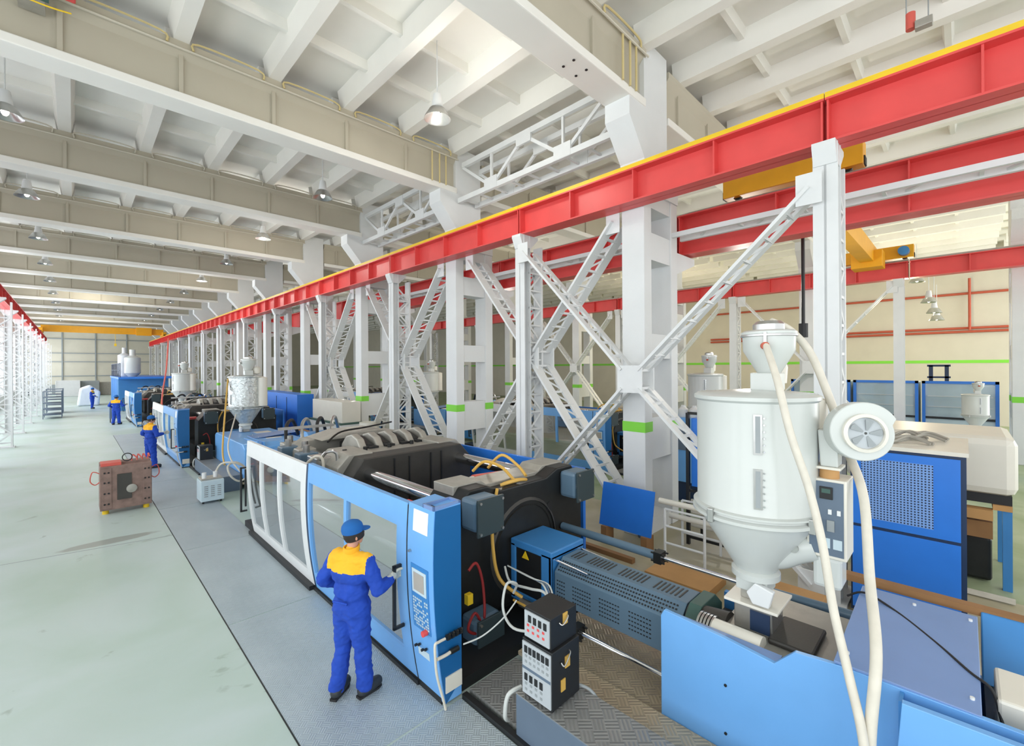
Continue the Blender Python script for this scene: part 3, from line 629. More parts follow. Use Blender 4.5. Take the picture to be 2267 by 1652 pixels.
    MB().lathe((4.3, 5.2, 1.62), [(0.1, 0), (0.13, 0.0), (0.13, 0.04), (0.1, 0.04)], 20, (-1, 0.2, 0), cap=False).build('cylinder_ring', 'beige', r, smooth=True)
    MB().box(3.3, 5.02, 0.5, 5.7, 5.3, 1.3).build('mould_backing', 'iron', r, bevel=0.02)
    MB().box(3.0, 5.1, 1.5, 3.3, 5.4, 1.58).build('limit_switch_box', 'red', r, bevel=0.01)
    for i, pts in enumerate(([(4.2, 5.1, 1.86), (4.25, 4.9, 2.02), (4.4, 4.7, 1.95), (4.45, 4.5, 1.8), (4.4, 4.35, 1.82)], [(4.5, 5.1, 1.86), (4.55, 4.85, 2.08), (4.65, 4.62, 1.95), (4.6, 4.4, 1.84)],
                             [(4.1, 4.4, 1.8), (4.3, 4.25, 1.86), (4.5, 4.3, 1.82), (4.45, 4.45, 1.8), (4.2, 4.45, 1.79)], [(3.95, 4.3, 1.8), (3.8, 4.22, 1.5), (3.78, 4.2, 1.1), (3.85, 4.15, 0.7), (4.0, 3.9, 0.5)])):
        MB().tube(pts, 0.022, 7).build('hydraulic_lead', 'ycable', r, smooth=True)
    MB().tube([(3.3, 4.1, 1.0), (3.42, 4.1, 1.05), (3.5, 4.08, 0.8), (3.5, 4.05, 0.4), (3.4, 4.05, 0.25), (3.25, 4.05, 0.35), (3.35, 4.05, 0.5), (3.45, 4.05, 0.35)], 0.017, 7).build('coiled_red_hose', 'rhose', r, smooth=True)
    MB().box(3.25, 4.05, 0.62, 3.33, 4.12, 0.74).build('yellow_plug', 'yellow', r, bevel=0.005)
    # nozzle guard
    g = MB()
    g.box(4.18, 3.57, 1.0, 4.84, 4.29, 1.1).box(4.18, 3.57, 0.32, 4.84, 3.63, 1.05).box(4.18, 3.57, 0.32, 4.22, 3.75, 1.05).box(4.18, 4.2, 0.32, 4.22, 4.29, 1.05).box(4.18, 3.57, 0.3, 4.84, 4.29, 0.42)
    g = g.build('nozzle_guard', 'mblue', r, bevel=0.015)
    MB().box(4.2, 3.75, 0.42, 4.21, 4.2, 1.0).build('opening_dark', 'black', g)  # black sheet standing in for the dark inside the guard opening
    MB().box(4.17, 3.60, 0.45, 4.18, 3.64, 0.62).build('latch', 'sblue', g)
    MB().prism([(3.95, 0.9), (4.07, 0.9), (4.01, 1.0)], 'x', 4.17, 4.178).build('warning_triangle', 'yellow', g)
    for x, y in ((4.25, 3.7), (4.75, 3.7)): MB().cyl((x, y - 0.1, 1.0), (x, y - 0.62, 0.97), 0.014, n=8).build('rail_pin', 'chrome', g, smooth=True)
    # barrel shield
    oc = [(4.2, 0.52), (4.2, 0.88), (4.36, 1.02), (4.68, 1.02), (4.84, 0.88), (4.84, 0.52)]
    s = MB().prism(oc, 'y', 1.95, 3.54).build('barrel_shield', 'gblue', r, bevel=0.008)
    m = MB()
    for i in range(44):
        y = 2.02 + i * 0.034
        for j in range(4):
            t = 0.18 + 0.19 * j; x = 4.2 + 0.16 * t; z = 0.88 + 0.14 * t
            m.bar((x - 0.004, y, z + 0.004), (x - 0.004, y + 0.018, z + 0.004), 0.016, 0.004, (-0.66, 0, 0.75))
        if i % 11 not in (4, 5, 6):
            for j in range(5): z = 0.6 + 0.045 * j; m.box(4.197, y, z, 4.2, y + 0.02, z + 0.012)
    m.build('vent_slots', 'black', s)
    m = MB()
    for i in range(30):
        if i % 9 < 7: y = 2.05 + i * 0.048; m.box(4.42, y, 1.02, 4.62, y + 0.016, 1.026)
    m.build('vent_louvres', 'iron', s)
    MB().prism([(p[0] * 1.0, p[1]) for p in [(4.17, 0.7), (4.17, 0.9), (4.35, 1.05), (4.69, 1.05), (4.87, 0.9), (4.87, 0.7)]], 'y', 1.8, 1.92).build('end_collar', 'dgreen', s, bevel=0.006)
    MB().cyl((4.4, 1.92, 0.86), (4.4, 1.55, 0.9), 0.16, n=28).build('screw_barrel', 'iron', r, smooth=True)
    m = MB()
    for i in range(5): m.cyl((4.22, 1.74 - i * 0.03, 0.94), (4.22, 1.76 - i * 0.03, 0.94), 0.13, n=20)
    m.build('heater_rings', 'steel', r, smooth=True)
    MB().cyl((4.13, 1.6, 0.99), (4.13, 1.2, 0.99), 0.11, n=24).build('feed_cylinder', 'beige', r, smooth=True)
    # carriage, feed throat
    MB().box(4.02, 0.68, 0.84, 5.2, 1.6, 1.0).build('carriage', 'giron', r, bevel=0.01)
    MB().box(4.25, 0.86, 1.0, 4.75, 1.2, 1.05).build('carriage_block', 'iron', r, bevel=0.02)
    f = MB().box(4.34, 1.18, 1.0, 4.66, 1.5, 1.25).build('feed_throat', 'steel', r, bevel=0.01); MB().box(4.33, 1.2, 1.02, 4.34, 1.36, 1.2).build('throat_window', 'navy', f)
    MB().box(4.26, 1.12, 1.25, 4.72, 1.56, 1.275).build('hopper_plate', 'beige', f, bevel=0.004)
    # injection rods
    for x, z, ya, yb in ((5.3, 0.97, 4.3, 0.8), (3.98, 0.45, 3.9, 1.95)):
        ym = ya - (ya - yb) * 0.45
        rd = MB().cyl((x, ya, z), (x, ym, z), 0.055, n=18).build('carriage_cylinder', 'steel' if x < 4 else 'gblue', r, smooth=True)
        MB().cyl((x, ym, z), (x, yb, z), 0.026, n=12).build('cylinder_rod', 'chrome', rd, smooth=True)
        m = MB().box(x - 0.07, ym - 0.05, z - 0.07, x + 0.07, ym + 0.05, z + 0.07)
        for a in (-0.05, 0.05):
            for b in (-0.05, 0.05): m.cyl((x + a, ym - 0.09, z + b), (x + a, ym + 0.09, z + b), 0.012, n=6)
        m.build('rod_gland', 'diron', rd)
    MB().cyl((5.3, 1.7, 0.97), (5.3, 0.7, 1.0), 0.045, n=12).build('rear_rod', 'gblue', r, smooth=True)
    # injection unit covers
    cov = [(1.97, 0.0), (1.97, 1.1), (1.94, 1.16), (1.42, 1.13), (1.04, 1.09), (0.9, 1.24), (0.62, 1.27), (-1.1, 1.30), (-1.1, 0.0)]
    sc = MB().prism(cov, 'x', 3.85, 3.89).build('side_cover', 'lblue', r, bevel=0.004)
    m = MB()
    for y, z in ((1.4, 0.74), (1.4, 0.34)): m.cyl((3.852, y, z), (3.842, y, z), 0.012, n=10)
    m.build('bolt_heads', 'black', sc)
    MB().box(3.89, 1.02, 1.04, 4.0, 1.95, 1.09).build('side_lip', 'sblue', sc)
    MB().box(5.2, -1.1, 0.1, 5.26, 1.9, 0.86).build('side_cover', 'mblue', r)
    MB().box(3.89, -1.1, 0.05, 5.2, 1.9, 0.2).build('drip_tray', 'iron', r)
    MB().box(3.89, 0.62, 0.2, 5.2, 1.9, 0.68).build('unit_frame', 'iron', r)
    MB().box(3.89, -1.1, 0.2, 5.2, -0.1, 0.95).build('unit_frame', 'diron', r)
    tc = MB().prism([(3.86, 1.27), (3.86, 1.29), (5.16, 1.37), (5.16, 1.35)], 'y', -0.07, 0.66).build('top_cover', 'sblue', r, bevel=0.004)
    m = MB()
    for x, y in ((4.0, -0.03), (4.0, 0.6), (5.05, -0.03), (5.05, 0.6), (5.05, 0.3)): m.cyl((x, y, 1.28 + (x - 3.86) * 0.0615), (x, y, 1.305 + (x - 3.86) * 0.0615), 0.012, n=8)
    m.build('cover_screws', 'white', tc)
    MB().box(3.9, 0.6, 0.7, 5.15, 0.66, 1.28).build('cover_skirt', 'navy', tc)
    MB().prism([(0.36, 0.2), (0.28, 1.28), (-1.1, 1.33), (-1.1, 0.2)], 'x', 3.68, 3.73).build('lower_cover', 'lblue', r, bevel=0.004)
    MB().box(3.73, 0.28, 0.2, 3.85, 0.3, 1.26).build('cover_return', 'mblue', r)
    mt = MB().cyl((4.35, -0.3, 1.05), (4.35, -0.95, 1.05), 0.2, n=24).build('drive_motor', 'beige', r, smooth=True)
    MB().box(4.15, -0.3, 0.95, 4.6, -0.14, 1.28).build('motor_flange', 'beige', mt, bevel=0.02)
    MB().prism([(4.95, 0.95), (5.25, 1.38), (5.3, 1.38), (5.3, 0.95)], 'y', -1.1, -0.09).build('rear_cover', 'mblue', r, bevel=0.01)
    MB().box(5.26, -1.1, 1.34, 5.36, 1.0, 1.4).build('edge_rail', 'wood', r)
    # side tread platform and block
    MB().box(2.86, -0.9, 0.0, 3.34, 2.88, 0.42).build('side_block', 'panel', r, bevel=0.01)
    MB().box(2.86, -0.9, 0.42, 3.34, 2.88, 0.428).build('tread_top', 'tread', r)
    MB().box(2.92, 2.89, 0.0, 3.6, 3.62, 0.06).build('floor_tread', 'tread', r)
    MB().box(3.36, -0.9, 0.14, 3.84, 2.88, 0.2).build('checker_step', 'checker', r); MB().box(3.62, 1.98, 0.1, 5.2, 3.6, 0.14).build('checker_step', 'checker', r)
    MB().box(2.82, 2.0, 0.0, 2.88, 3.62, 0.05).build('cable_duct', 'black', r)
    MB().tube([(2.98, 2.92, 0.4), (2.86, 2.98, 0.35), (2.84, 3.0, 0.15), (2.95, 3.05, 0.03)], 0.02, 8).build('feed_hose', 'wcable', r, smooth=True)
    return r
mc = machine()
# ------------------------------------------------------------------ dryer hopper
def hopper(wrapped=False, label=''):
    X, Y = 4.46, 1.35; e = 'silver' if wrapped else 'hop'
    r = thing('hopper_dryer', (X, Y, 1.275), label, 'hopper dryer', 'material hoppers on the machines')
    MB().lathe((X, Y, 0), [(0.17, 1.55), (0.49, 2.06), (0.5, 2.1), (0.49, 2.12), (0.49, 3.08), (0.515, 3.1), (0.515, 3.13), (0.48, 3.15), (0.1, 3.18), (0.01, 3.18)], 56).build('hopper_body', e, r, smooth=True)
    MB().lathe((X, Y, 0), [(0.5, 2.05), (0.53, 2.06), (0.53, 2.085), (0.5, 2.1)], 56, cap=False).lathe((X, Y, 0), [(0.505, 2.12), (0.525, 2.125), (0.525, 2.14), (0.49, 2.15)], 56, cap=False).build('body_flange', e, r, smooth=True)
    MB().lathe((X, Y, 0), [(0.17, 1.47), (0.2, 1.48), (0.2, 1.53), (0.16, 1.56)], 32).build('outlet_collar', 'hop', r, smooth=True)
    # outlet slide and magnet base
    b = MB().box(X - 0.13, Y - 0.13, 1.36, X + 0.13, Y + 0.13, 1.48).build('outlet_slide', 'hop', r, bevel=0.01)
    MB().prism([(Y - 0.2, 1.44), (Y - 0.05, 1.48), (Y + 0.02, 1.38), (Y - 0.03, 1.29), (Y - 0.16, 1.29)], 'x', X - 0.2, X - 0.14).build('sampling_flap', 'white', b, bevel=0.01)
    MB().box(X - 0.1, Y - 0.1, 1.275, X + 0.1, Y + 0.1, 1.37).build('magnet_base', 'giron', b, bevel=0.01)
    # sight glasses toward the aisle side, clamps
    d = Vector((-0.70, -0.71, 0)).normalized(); t = Vector((0.71, -0.70, 0))
    for k, z in enumerate((2.83, 2.38)):
        c0 = Vector((X, Y, z)) + Vector((-0.945, -0.33, 0)).normalized() * 0.492
        dd = (c0 - Vector((X, Y, z))).normalized(); uu = Vector((0, 0, 1))
        m = MB().bar(c0 - uu * 0.165, c0 + uu * 0.165, 0.065, 0.02, dd).build('sight_glass', 'steel', r)
        tag(m, 'chrome sight glass frame'); MB().bar(c0 - uu * 0.15 + dd * 0.011, c0 + uu * 0.15 + dd * 0.011, 0.035, 0.006, dd).build('glass_strip', 'grey', m)
        q = MB()
        for i in range(6): q.cyl(c0 + uu * (-0.14 + 0.055 * i) - dd.cross(uu) * 0.045, c0 + uu * (-0.14 + 0.055 * i) - dd.cross(uu) * 0.045 + dd * 0.015, 0.007, n=6)
        q.build('screw_row', 'chrome', m)
    for a in (PI * 1.37, PI * 0.87, PI * 0.2):
        p = Vector((X + 0.53 * math.cos(a), Y + 0.53 * math.sin(a), 2.1)); MB().box(p.x - 0.025, p.y - 0.025, 2.03, p.x + 0.025, p.y + 0.025, 2.15).build('toggle_clamp', 'steel', r, bevel=0.006)
    # vacuum loader on top
    LX, LY = X + 0.07, Y - 0.1
    MB().box(LX - 0.13, LY - 0.1, 3.17, LX + 0.12, LY + 0.12, 3.33).build('loader_stand', 'hop', r, bevel=0.008)
    lo = MB().lathe((LX, LY, 0), [(0.09, 3.32), (0.21, 3.53), (0.215, 3.67), (0.225, 3.68), (0.225, 3.7), (0.2, 3.715), (0.06, 3.72), (0.01, 3.72)], 40).build('vacuum_loader', 'hop', r, smooth=True)
    MB().lathe((LX, LY, 0), [(0.13, 3.71), (0.13, 3.77), (0.1, 3.8), (0.02, 3.81)], 28).build('loader_lid', 'steel', lo, smooth=True)
    MB().lathe((LX, LY, 0), [(0.216, 3.655), (0.232, 3.66), (0.232, 3.675), (0.216, 3.68)], 40, cap=False).build('clamp_band', 'steel', lo, smooth=True)
    MB().cyl((LX - 0.2, LY - 0.02, 3.57), (LX - 0.28, LY - 0.05, 3.57), 0.032, n=14).build('inlet_pipe', 'copper' if not wrapped else 'steel', lo, smooth=True)
    for a in (0.3, 3.3): MB().box(LX + 0.225 * math.cos(a) - 0.012, LY + 0.225 * math.sin(a) - 0.012, 3.6, LX + 0.225 * math.cos(a) + 0.012, LY + 0.225 * math.sin(a) + 0.012, 3.69).build('latch', 'steel', lo)
    # exhaust filter
    fx = MB().lathe((X + 0.32, Y - 0.06, 3.18), [(0.03, 0), (0.12, 0.05), (0.13, 0.2), (0.11, 0.26), (0.03, 0.28)], 24).build('exhaust_filter', 'beige', r, smooth=True)
    MB().tube([(X + 0.18, Y - 0.02, 3.18), (X + 0.18, Y - 0.06, 3.34), (X + 0.26, Y - 0.1, 3.42), (X + 0.34, Y - 0.12, 3.32), (X + 0.34, Y - 0.12, 3.2)], 0.03, 10).build('vent_elbow', 'hop', fx, smooth=True)
    # rear cylinder
    MB().lathe((X + 0.42, Y - 0.32, 0), [(0.05, 2.1), (0.16, 2.14), (0.16, 3.08), (0.05, 3.12)], 28).build('return_air_duct', 'beige', r, smooth=True)
    return r
hp = hopper(label='tall cream hopper dryer with two chrome sight glasses on the nearest machine')
# dryer heater box with blower (bolted to the hopper side, one unit)
hx, hy = 4.4, 0.8
hb = thing('dryer_control_unit', (hx + 0.15, hy, 1.55), 'dryer heater box with slate control panel under the snail fan, right of the big hopper', 'control box')
MB().box(hx, 0.66, 1.81, hx + 0.3, 0.935, 2.46).build('heater_box', 'beige', hb, bevel=0.01)
p = MB().box(hx - 0.008, 0.68, 1.84, hx, 0.915, 2.44).build('control_panel', 'panel', hb)
MB().box(hx - 0.02, 0.75, 2.3, hx - 0.008, 0.84, 2.4).build('thermostat', 'black', p, bevel=0.003)
MB().box(hx - 0.022, 0.765, 2.35, hx - 0.02, 0.825, 2.385).build('thermostat_display', 'dgreen', p)
for y in (0.77, 0.71): MB().box(hx - 0.02, y - 0.012, 2.18, hx - 0.008, y + 0.012, 2.22).build('push_button', 'white', p)
MB().box(hx - 0.02, 0.74, 2.04, hx - 0.008, 0.79, 2.13).build('main_switch', 'grey', p)
for y in (0.8, 0.72): MB().box(hx - 0.012, y - 0.03, 1.9, hx - 0.008, y + 0.03, 1.98).build('rating_label', 'keys', p)
MB().box(hx + 0.02, 0.7, 1.55, hx + 0.26, 0.9, 1.81).build('air_elbow_box', 'hop', hb, bevel=0.03)
MB().tube([(hx + 0.1, 0.9, 1.85), (hx + 0.08, 1.02, 1.8), (hx + 0.06, 1.15, 1.72), (hx + 0.06, 1.25, 1.7)], 0.12, 16).build('hot_air_duct', 'hop', hb, smooth=True)
MB().cyl((hx - 0.03, 1.02, 1.84), (hx - 0.06, 1.02, 1.84), 0.035, n=16).build('dial_thermometer', 'steel', hb, smooth=True)
MB().box(hx + 0.0, 0.7, 2.54, hx + 0.22, 0.88, 2.56).build('fan_flange', 'beige', hb)
MB().cyl((hx + 0.09, 0.79, 2.46), (hx + 0.09, 0.79, 2.54), 0.07, n=16).build('amber_gasket', 'cardboard', hb, smooth=True)
# snail housing: axis roughly toward the aisle
ax = Vector((-0.86, -0.5, 0.06)).normalized(); fc = Vector((hx + 0.06, 0.585, 2.86)); up = Vector((0, 0, 1)); side = ax.cross(up).normalized()
sn = MB(); vs = []; NN = 40
for s_ in (0, 1):
    for i in range(NN):
        t = 2 * PI * i / NN; rr = 0.205 + 0.045 * (((t - PI * 0.9) % (2 * PI)) / (2 * PI)); vs.append(fc + ax * (0.07 if s_ else -0.07) + (side * math.cos(t) + ax.cross(side) * -math.sin(t)) * rr)
sn._add(vs, [(i, (i + 1) % NN, NN + (i + 1) % NN, NN + i) for i in range(NN)] + [tuple(range(NN))[::-1], tuple(range(NN, 2 * NN))])
fan = sn.build('fan_housing', 'hop', hb, smooth=True, bevel=0.008)
MB().lathe(fc + ax * 0.07, [(0.15, 0), (0.15, 0.035), (0.125, 0.045), (0.12, 0.03), (0.12, 0.0)], 36, ax, cap=False).build('inlet_ring', 'beige', fan, smooth=True)
MB().lathe(fc + ax * 0.07, [(0.12, 0.02), (0.03, 0.03), (0.01, 0.03)], 30, ax, cap=False).build('inlet_mesh', 'ctrl', fan, smooth=True)
for k in range(5):
    t = 2 * PI * k / 5 + 0.3; u = side * math.cos(t) + up * math.sin(t); w_ = side * math.cos(t + 0.5) + up * math.sin(t + 0.5); a0 = fc + ax * 0.107
    MB()._add([a0 + u * 0.025, a0 + u * 0.108, a0 + (u + w_).normalized() * 0.112, a0 + w_ * 0.105, a0 + w_ * 0.025, a0 + u * 0.025 - ax * 0.006, a0 + u * 0.108 - ax * 0.006, a0 + (u + w_).normalized() * 0.112 - ax * 0.006, a0 + w_ * 0.105 - ax * 0.006, a0 + w_ * 0.025 - ax * 0.006],
        [(0, 1, 2, 3, 4), (9, 8, 7, 6, 5), (0, 5, 6, 1), (1, 6, 7, 2), (2, 7, 8, 3), (3, 8, 9, 4), (4, 9, 5, 0)]).build('grille_vane', 'grey', fan)
MB().prism([(0.72, 2.56), (0.72, 2.86), (0.86, 2.86), (0.84, 2.56)], 'x', hx + 0.02, hx + 0.2).build('outlet_throat', 'hop', fan, bevel=0.01)
mo = MB().cyl(fc - ax * 0.07, fc - ax * 0.28, 0.1, n=24).build('fan_motor', 'beige', fan, smooth=True)

# loader hoses
tag(MB().tube([(3.3, 0.3, 0.03), (3.4, 0.4, 0.5), (3.5, 0.445, 1.02), (3.65, 0.54, 1.33), (3.75, 0.641, 1.70), (3.84, 0.722, 2.12), (3.9, 0.815, 2.484), (3.9, 0.931, 2.876), (4.02, 1.05, 3.28), (4.27, 1.2, 3.57)], 0.028, 12, 8).build('loader_hose', 'hose', smooth=True, org=(3.5, 0.4, 0.6)),
    'cream hose in front, running from the loader copper inlet down past the control panel', 'hose')
tag(MB().tube([(3.45, 0.33, 0.03), (3.5, 0.4, 0.5), (3.55, 0.424, 1.0), (3.75, 0.411, 1.49), (4.15, 0.49, 1.835), (4.45, 0.56, 2.35), (4.75, 0.7, 2.65), (4.85, 0.85, 3.1), (4.8, 0.98, 3.5), (4.7, 1.12, 3.72), (4.56, 1.24, 3.8)], 0.034, 12, 8).build('loader_hose', 'hose', smooth=True, org=(3.6, 0.4, 0.5)),
    'thicker cream hose behind the snail fan, arching over the loader lid', 'hose')
tag(MB().tube([(5.0, 0.75, 1.3), (4.98, 0.62, 1.38), (4.85, 0.4, 1.35), (4.55, 0.15, 1.33), (4.3, -0.02, 1.32), (4.2, -0.12, 1.3), (4.15, -0.16, 1.15), (4.1, -0.2, 1.0)], 0.009, 8).build('power_cable', 'rubber', smooth=True, org=(4.5, 0.2, 1.0)),
    'thin black cable lying diagonally across the slate blue machine cover', 'cable')

# ------------------------------------------------------------------ hot runner controllers
def ctrl(x, y, z, w, d, h, rows, label):
    r = thing('temperature_controller', (x + d / 2, y + w / 2, z), label, 'controller', 'stacked controllers on the steel block')
    MB().box(x, y, z, x + d, y + w, z + h).build('case', 'black', r, bevel=0.006)
    f = MB().box(x - 0.012, y + 0.01, z + 0.02, x, y + w - 0.01, z + h - 0.02).build('front_panel', 'ctrl', r)
    for k in range(rows):
        zt = z + h - 0.05 - k * 0.245; n = 6 if (rows > 1 and k == 0) else 4
        for i in range(n):
            yy = y + w - 0.055 - i * (0.05 if n == 6 else 0.06) - (0.0 if rows > 1 else 0.02); MB().box(x - 0.018, yy - 0.017, zt - 0.06, x - 0.012, yy + 0.017, zt).build('readout', 'black', f)
        m = MB()
        for i in range(n):
            yy = y + w - 0.055 - i * (0.05 if n == 6 else 0.06)
            for j in range(2): m.box(x - 0.016, yy - 0.012, zt - 0.1 - 0.05 * j, x - 0.012, yy + 0.012, zt - 0.08 - 0.05 * j)
        m.build('switch_row', 'red' if rows == 1 else 'grey', f)
    if rows > 1: MB().box(x - 0.014, y + 0.01, z + h * 0.5 - 0.012, x - 0.011, y + w - 0.01, z + h * 0.5 + 0.012).build('divider', 'panel', f)
    MB().box(x + d * 0.45, y - 0.008, z + h * 0.6, x + d * 0.62, y, z + h * 0.6 + 0.1).build('socket_plate', 'ycable', r)
    if rows > 1: MB().box(x + d * 0.3, y - 0.008, z + 0.12, x + d * 0.45, y, z + 0.22).build('socket_plate', 'ycable', r)
    MB().tube([(x + d * 0.3, y - 0.005, z + h * 0.75), (x + d * 0.35, y - 0.03, z + h * 0.7), (x + d * 0.55, y - 0.03, z + h * 0.85), (x + d * 0.6, y - 0.005, z + h * 0.88)], 0.006, 6).build('handle', 'steel', r, smooth=True)
    return r
ctrl(2.88, 2.46, 0.458, 0.35, 0.38, 0.5, 2, 'black controller with two rows of readouts, lower one of the stack on the block')
ctrl(2.9, 2.49, 0.958, 0.31, 0.36, 0.27, 1, 'smaller black controller with red switches on top of the stack')
ctrl(2.9, 17.35, 0.43, 0.4, 0.36, 0.45, 1, 'black and yellow controller on the block of the second machine').rotation_euler = (0, 0, 0)
m = MB()
for x in (2.92, 3.2):
    for y in (2.5, 2.77): m.box(x - 0.015, y - 0.015, 0.428, x + 0.015, y + 0.015, 0.46)
tag(m.build('rubber_feet', 'rubber', org=(3.05, 2.6, 0.43)), 'four black feet under the lower controller on the steel block', 'feet')
tag(MB().tube([(3.26, 2.6, 0.46), (3.34, 2.4, 0.45), (3.4, 2.2, 0.26), (3.5, 1.8, 0.22), (3.6, 1.2, 0.22), (3.66, 0.3, 0.22)], 0.014, 8).build('power_cable', 'grey', smooth=True, org=(3.5, 1.5, 0.45)), 'grey cable snaking over the checker step right of the controllers', 'cable')
for i, (pts, mm, lb) in enumerate((
    ([(3.3, 2.8, 1.05), (3.4, 3.0, 1.1), (3.5, 3.3, 1.0), (3.6, 3.7, 0.9), (3.75, 3.95, 0.95)], 'wcable', 'bundle of pale cables from the top controller up to the platen'),
    ([(3.28, 2.82, 0.9), (3.3, 3.0, 0.75), (3.2, 3.25, 0.72), (3.15, 3.35, 0.9), (3.25, 3.4, 1.1), (3.4, 3.4, 1.05), (3.45, 3.5, 0.9)], 'wcable', 'looped grey white cable hanging beside the nozzle guard'),
    ([(2.84, 3.62, 0.55), (3.0, 3.5, 0.62), (3.15, 3.35, 0.8), (3.3, 3.3, 0.95)], 'wcable', 'thin pale cable from the cabinet end to the cable loop'),
    ([(3.3, 2.82, 0.8), (3.4, 3.1, 0.75), (3.6, 3.4, 0.7), (3.75, 3.8, 0.6)], 'ycable', 'amber cable behind the controller stack'))):
    tag(MB().tube(pts, 0.014 if i != 2 else 0.008, 8).build('connecting_cable', mm, smooth=True, org=pts[0]), lb, 'cable')
for j in range(3): tag(MB().tube([(3.3 + 0.03 * j, 2.85, 1.12), (3.45 + 0.03 * j, 3.05, 1.13), (3.6, 3.3 + 0.04 * j, 1.06), (3.75, 3.9, 0.98)], 0.009, 6).build('connecting_cable', 'wcable' if j != 1 else 'panel', smooth=True, org=(3.3, 2.85, 1.1)), 'parallel flat run of cables, strand %s from the stack side' % ('outermost', 'in the middle', 'innermost')[j], 'cable', 'flat cable run behind the controllers')

# ------------------------------------------------------------------ copies of machine and hopper further away
mc2 = dup(mc, (0, 15.1, 0), 'second blue and white injection moulding machine along the aisle, beside the second worker')
hd = MB().prism([(17.6, 0.3), (17.6, 1.2), (17.45, 1.27), (14.2, 1.27), (14.0, 1.15), (14.0, 0.3)], 'x', 3.36, 5.0).build('injection_hood', 'lblue', mc2, bevel=0.03, org=(0, 0, 0))
hd.matrix_parent_inverse = Matrix.Translation(-Vector(mc2.location))
mc3 = dup(mc, (0, 30.2, 0), 'third injection moulding machine along the aisle, beyond the second one', skip=('vent_slots', 'key_rows', 'screw_row', 'cover_screws'))
h2 = hopper(True, 'hopper wrapped in crinkled silver foil on the second machine'); h2.location = Vector(h2.location) + Vector((-0.35, 15.6, 0))
h3 = dup(hp, (0.0, 30.2, 0), 'pale hopper dryer seen far down the aisle on the third machine')
hz = dup(hp, (8.9, -1.2, 0.1), 'pale green tinted hopper in front of the glazed cabinets at right')
a1 = dup(mc, (9.3, 4.2, 0), 'blue machine in the annex seen between the nearest columns', 'injection moulding machines in the annex')
a2 = dup(mc, (9.3, 19.0, 0), 'blue machine in the annex seen between the farther columns', 'injection moulding machines in the annex')
h5 = dup(hp, (9.3, 19.0, 0), 'cream hopper in the annex behind the second column'); h6 = dup(hp, (9.3, 4.2, 0), 'cream hopper in the annex right behind the crossing braces')
# ================================================================== people
def blob(name, caps, vox, mats, pick, parent, smooth_it=6, fold=0.0, local=None):
    m = MB()
    for (p, q, r0, r1) in caps:
        p = Vector(p); q = Vector(q); m.ball(p, r0, n=16); m.ball(q, r1, n=16)
        if (q - p).length > 1e-4: m.cyl(p, q, r0, r1, n=20)
    o = m.build(name + '_tmp', mats[0], None)
    md = o.modifiers.new('r', 'REMESH'); md.mode = 'VOXEL'; md.voxel_size = vox
    sm = o.modifiers.new('s', 'SMOOTH'); sm.iterations = smooth_it; sm.factor = 0.6
    dg = bpy.context.evaluated_depsgraph_get(); dg.update()
    me = bpy.data.meshes.new_from_object(o.evaluated_get(dg)); me.name = name
    bpy.data.objects.remove(o)
    if local is not None: me.transform(local)
    if fold:
        me.update(); ns = [v.normal.copy() for v in me.vertices]
        for v, nn in zip(me.vertices, ns):
            c = v.co; a = noise.noise(Vector((c.x * 9, c.y * 9, c.z * 15))) + 0.6 * noise.noise(Vector((c.x * 22, c.y * 22, c.z * 34 + c.y * 12)))
            v.co = c + nn * a * fold
    me.materials.clear()
    for x in mats: me.materials.append(M[x])
    for p in me.polygons: p.use_smooth = True; p.material_index = pick(p.center) if pick else 0
    me.update(); ob = bpy.data.objects.new(name, me); COL.objects.link(ob); ob.parent = parent; ORG[ob.name] = Vector((0, 0, 0)); return ob
